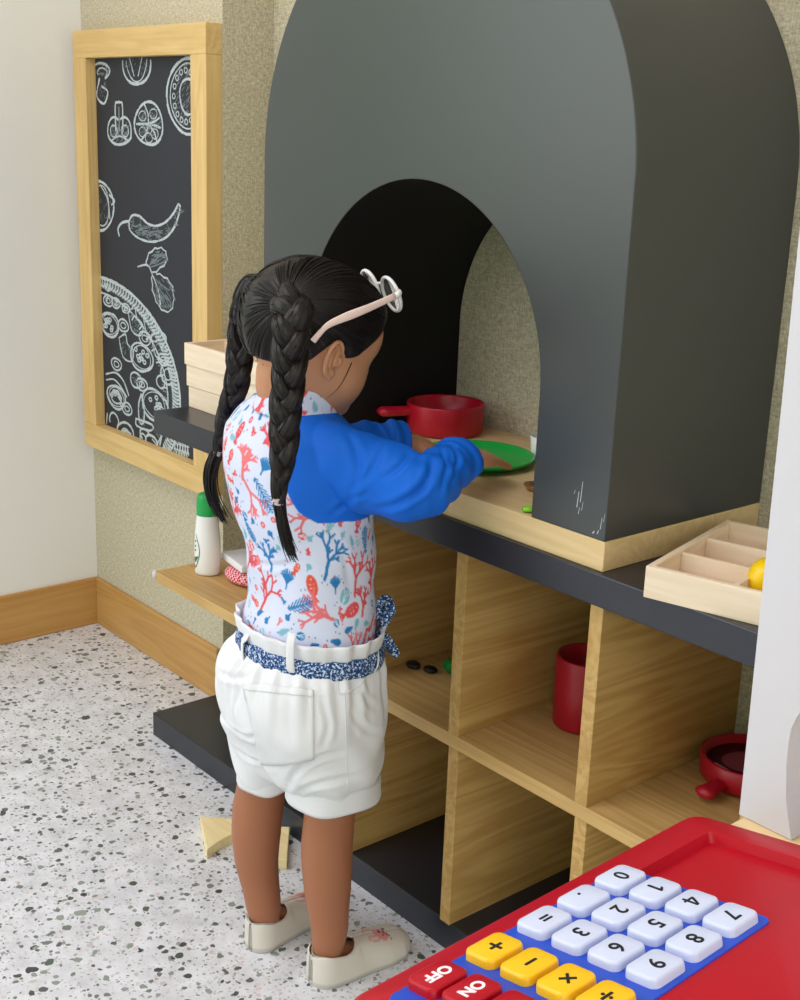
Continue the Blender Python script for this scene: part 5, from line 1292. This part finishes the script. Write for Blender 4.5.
# ---- shoes ---------------------------------------------------------------
SHOE = dye('canvas_slip_on', .8, .2, .2, 900)
def shoe(heel, h, mirror, lab):
    """heel = floor point under the back of the heel; h = heading"""
    f = footdir(h); s = np.array([f[1], -f[0], 0])*mirror    # s points to the outer side
    L = .172; nl, nc = 90, 72
    ys = np.linspace(0, 1, nl)**1.35; G = []; Cc = []
    w = np.interp(ys, [0, .12, .25, .5, .7, .85, .95, .985, 1], [.0268, .0268, .0278, .0292, .0335, .0315, .0215, .012, .002])
    w = w*np.sqrt(np.clip(1-((.15-np.minimum(ys, .15))/.1505)**2, 0, 1)) + .0006
    hh = np.interp(ys, [0, .03, .06, .15, .26, .34, .42, .55, .72, .9, .97, 1], [.0455, .0470, .0475, .0440, .0400, .0410, .0465, .0430, .0350, .0270, .0200, .010])
    gap = np.maximum(.0002, np.minimum(w-.0035, np.interp(ys, [0, .2, .30, .36, .40, .415, 1], [.0235, .0235, .0215, .0165, .0080, 0, 0]))); gap[ys > .415] = 0
    ben = np.interp(ys, [0, .3, .7, 1], [0, -.001, .001, .0045])*-1
    for y, W_, H_, g, bn in zip(ys, w, hh, gap, ben):
        a = np.linspace(0, 1, nc); row = []
        for q in a:
            # from the inner rim over the inner side, the sole, the outer side to the outer rim
            t = abs(2*q-1); sg = -1 if q < .5 else 1
            if t < .42: x = W_*.94*(t/.42); z = 0.0
            elif t < .50: k = (t-.42)/.08; x = W_*(.94+.06*math.sin(k*PI/2)); z = .006*(1-math.cos(k*PI/2))
            else:
                k = (t-.50)/.50; z0 = .006; x = g+(W_-g)*math.cos(k*PI/2)**.75; z = z0+(max(H_, .007)-z0)*math.sin(k*PI/2)**.9
            row.append((sg*x+bn, z))
        for x, z in row:
            G.append(np.array([heel[0], heel[1], .0006]) + f*(y*L) + s*x + np.array([0, 0, z])); Cc.append((x, y*L, z))
    F_ = [(i*nc+j, i*nc+j+1, (i+1)*nc+j+1, (i+1)*nc+j) for i in range(nl-1) for j in range(nc-1)]
    F_ += [(j+1, nc-2-j, nc-1-j, j) for j in range(nc//2-1)]      # the back seam of the heel
    o = gobj((G, F_), 'shoe', SHOE, True, lab)
    C = np.array(Cc); cols = np.tile(np.array([[214, 206, 196]])/255., (len(C), 1))
    sole = np.clip((.0062-C[:, 2])/.0008, 0, 1)[:, None]; cols = cols*(1-sole)+np.array([[190, 184, 176]])/255.*sole
    def paint(cond, c): cols[cond] = np.array(c)/255.
    X, Y, Zz = C.T; top = Zz > .012
    cx, cy = .004, .118
    pk = (226, 152, 146)
    paint(top & (((X-cx)/.0135)**2+((Y-cy)/.012)**2 < 1), pk)
    for ex_, ey_ in ((-.010, -.016), (.008, -.017)): paint(top & (((X-cx-ex_)/.0050)**2+((Y-cy-ey_)/.011)**2 < 1) & ~(((X-cx-ex_)/.0028)**2+((Y-cy-ey_)/.008)**2 < 1), pk)
    for ex_ in (-.005, .005): paint(top & (((X-cx-ex_)/.0016)**2+((Y-cy-.001)/.0018)**2 < 1), (30, 24, 26))
    paint(top & (((X-cx)/.0018)**2+((Y-cy-.006)/.0013)**2 < 1), (40, 26, 28))
    for k in (-1, 1):
        for q in (.3, 0.9): paint(top & (np.abs((Y-cy-.009)-q*k*(X-cx-k*.004)*.8) < .0007) & (np.abs(X-cx-k*.008) < .005), (60, 40, 42))
    color_attr(o, cols)
    sd = o.modifiers.new('t', 'SOLIDIFY'); sd.thickness = .0026; sd.offset = -1
    sel = [i for i in range(nl) if ys[i] < .24]; prof = []
    for side, idx in ((-1, sel[::-1]), (1, sel)):
        for i in idx:
            c0 = np.array([heel[0], heel[1], .0006]) + f*(ys[i]*L+.0030) + s*(side*max(gap[i]*.95-.0005, .0002)+ben[i])
            prof.append([c0 + np.array([0, 0, hh[i]*k + kk]) for k, kk in ((.62, 0), (.8, 0), (1, -.002), (1, .0006))])
    G2 = [p for r in prof for p in r]; F2 = [(i*4+j, i*4+j+1, (i+1)*4+j+1, (i+1)*4+j) for i in range(len(prof)-1) for j in range(3)]
    lo = gobj((G2, F2), 'shoe_lining', plain('grey_lining', (172, 172, 164), .8, .2), True, 'grey heel lining', o)
    ls = lo.modifiers.new('t', 'SOLIDIFY'); ls.thickness = .0018; ls.offset = 0
    return o
fR, fL = footdir(HEAD_R), footdir(HEAD_L)
shoe(np.array([AN_R[0], AN_R[1], 0])-fR*.0285, HEAD_R, 1, None)
shoe(np.array([AN_L[0], AN_L[1], 0])-fL*.0285, HEAD_L, -1, None)
# ------------------------------------------------------------------ daylight, added fill lights, camera
w = bpy.data.worlds.new('daylight'); SC.world = w; w.use_nodes = True
nt = w.node_tree; bg = nt.nodes['Background']
tc = N(nt, 'ShaderNodeTexCoord'); sx = N(nt, 'ShaderNodeSeparateXYZ'); nt.links.new(tc.outputs['Generated'], sx.inputs[0])
no = N(nt, 'ShaderNodeTexNoise', Scale=5.0, Detail=4.0); nt.links.new(tc.outputs['Generated'], no.inputs['Vector'])
ad = N(nt, 'ShaderNodeMath', operation='MULTIPLY_ADD'); ad.inputs[1].default_value = .35; nt.links.new(no.outputs['Fac'], ad.inputs[0]); nt.links.new(sx.outputs['Z'], ad.inputs[2])
cr = N(nt, 'ShaderNodeValToRGB'); e = cr.color_ramp.elements
e[0].position = .05; e[0].color = (.30, .30, .29, 1); e[1].position = .62; e[1].color = (.84, .88, 1.0, 1)
x = e.new(.20); x.color = (.13, .29, .08, 1); x = e.new(.34); x.color = (.27, .50, .19, 1); x = e.new(.46); x.color = (.78, .82, .92, 1)
nt.links.new(ad.outputs[0], cr.inputs[0]); nt.links.new(cr.outputs[0], bg.inputs['Color']); bg.inputs['Strength'].default_value = 1.45

def area(name, loc, target, sx_, sy_, power, col=(1, 1, 1)):
    l = bpy.data.lights.new(name, 'AREA'); l.shape = 'RECTANGLE'; l.size = sx_; l.size_y = sy_; l.energy = power; l.color = col
    o = bpy.data.objects.new(name, l); o.location = loc; o.rotation_euler = (Vector(target)-Vector(loc)).to_track_quat('-Z', 'Y').to_euler(); link(o); return o
area('window_daylight', (-.6, -4.2, 1.9), (1.4, -.3, .7), 3.0, 2.2, 48, (.95, .95, 1.0))
area('right_fill', (5.2, -2.6, 1.7), (1.0, -.3, .7), 2.4, 2.0, 40, (1.0, .97, .95))  # unseen fill light added on the right to brighten left wall and girl
area('top_fill', (1.2, -1.5, 2.65), (1.2, -1.5, 0), 1.8, 1.2, 20, (1.0, .95, .94))  # unseen fill light added overhead to give soft top light

cam = bpy.data.cameras.new('camera'); co = bpy.data.objects.new('camera', cam); link(co)
cam.sensor_fit = 'VERTICAL'; cam.sensor_height = 36; cam.sensor_width = 28.8; cam.lens = 36*1.2872774; cam.clip_start = .02; cam.clip_end = 60
R = [[0.6411978402284311, 0.766484656914592, 0.03696755876326153], [-0.23541351314961326, 0.15062551969344926, 0.9601522955467195], [-0.7303737450873711, 0.624350241075951, -0.27702160377026486]]
co.matrix_world = Matrix(((R[0][0], R[1][0], -R[2][0], 2.7105), (R[0][1], R[1][1], -R[2][1], -1.3604), (R[0][2], R[1][2], -R[2][2], 1.1884), (0, 0, 0, 1)))
SC.camera = co
SC.view_settings.view_transform = 'Standard'; SC.view_settings.look = 'None'; SC.view_settings.gamma = 1; SC.view_settings.use_curve_mapping = False
SC.view_settings.exposure = 0.32
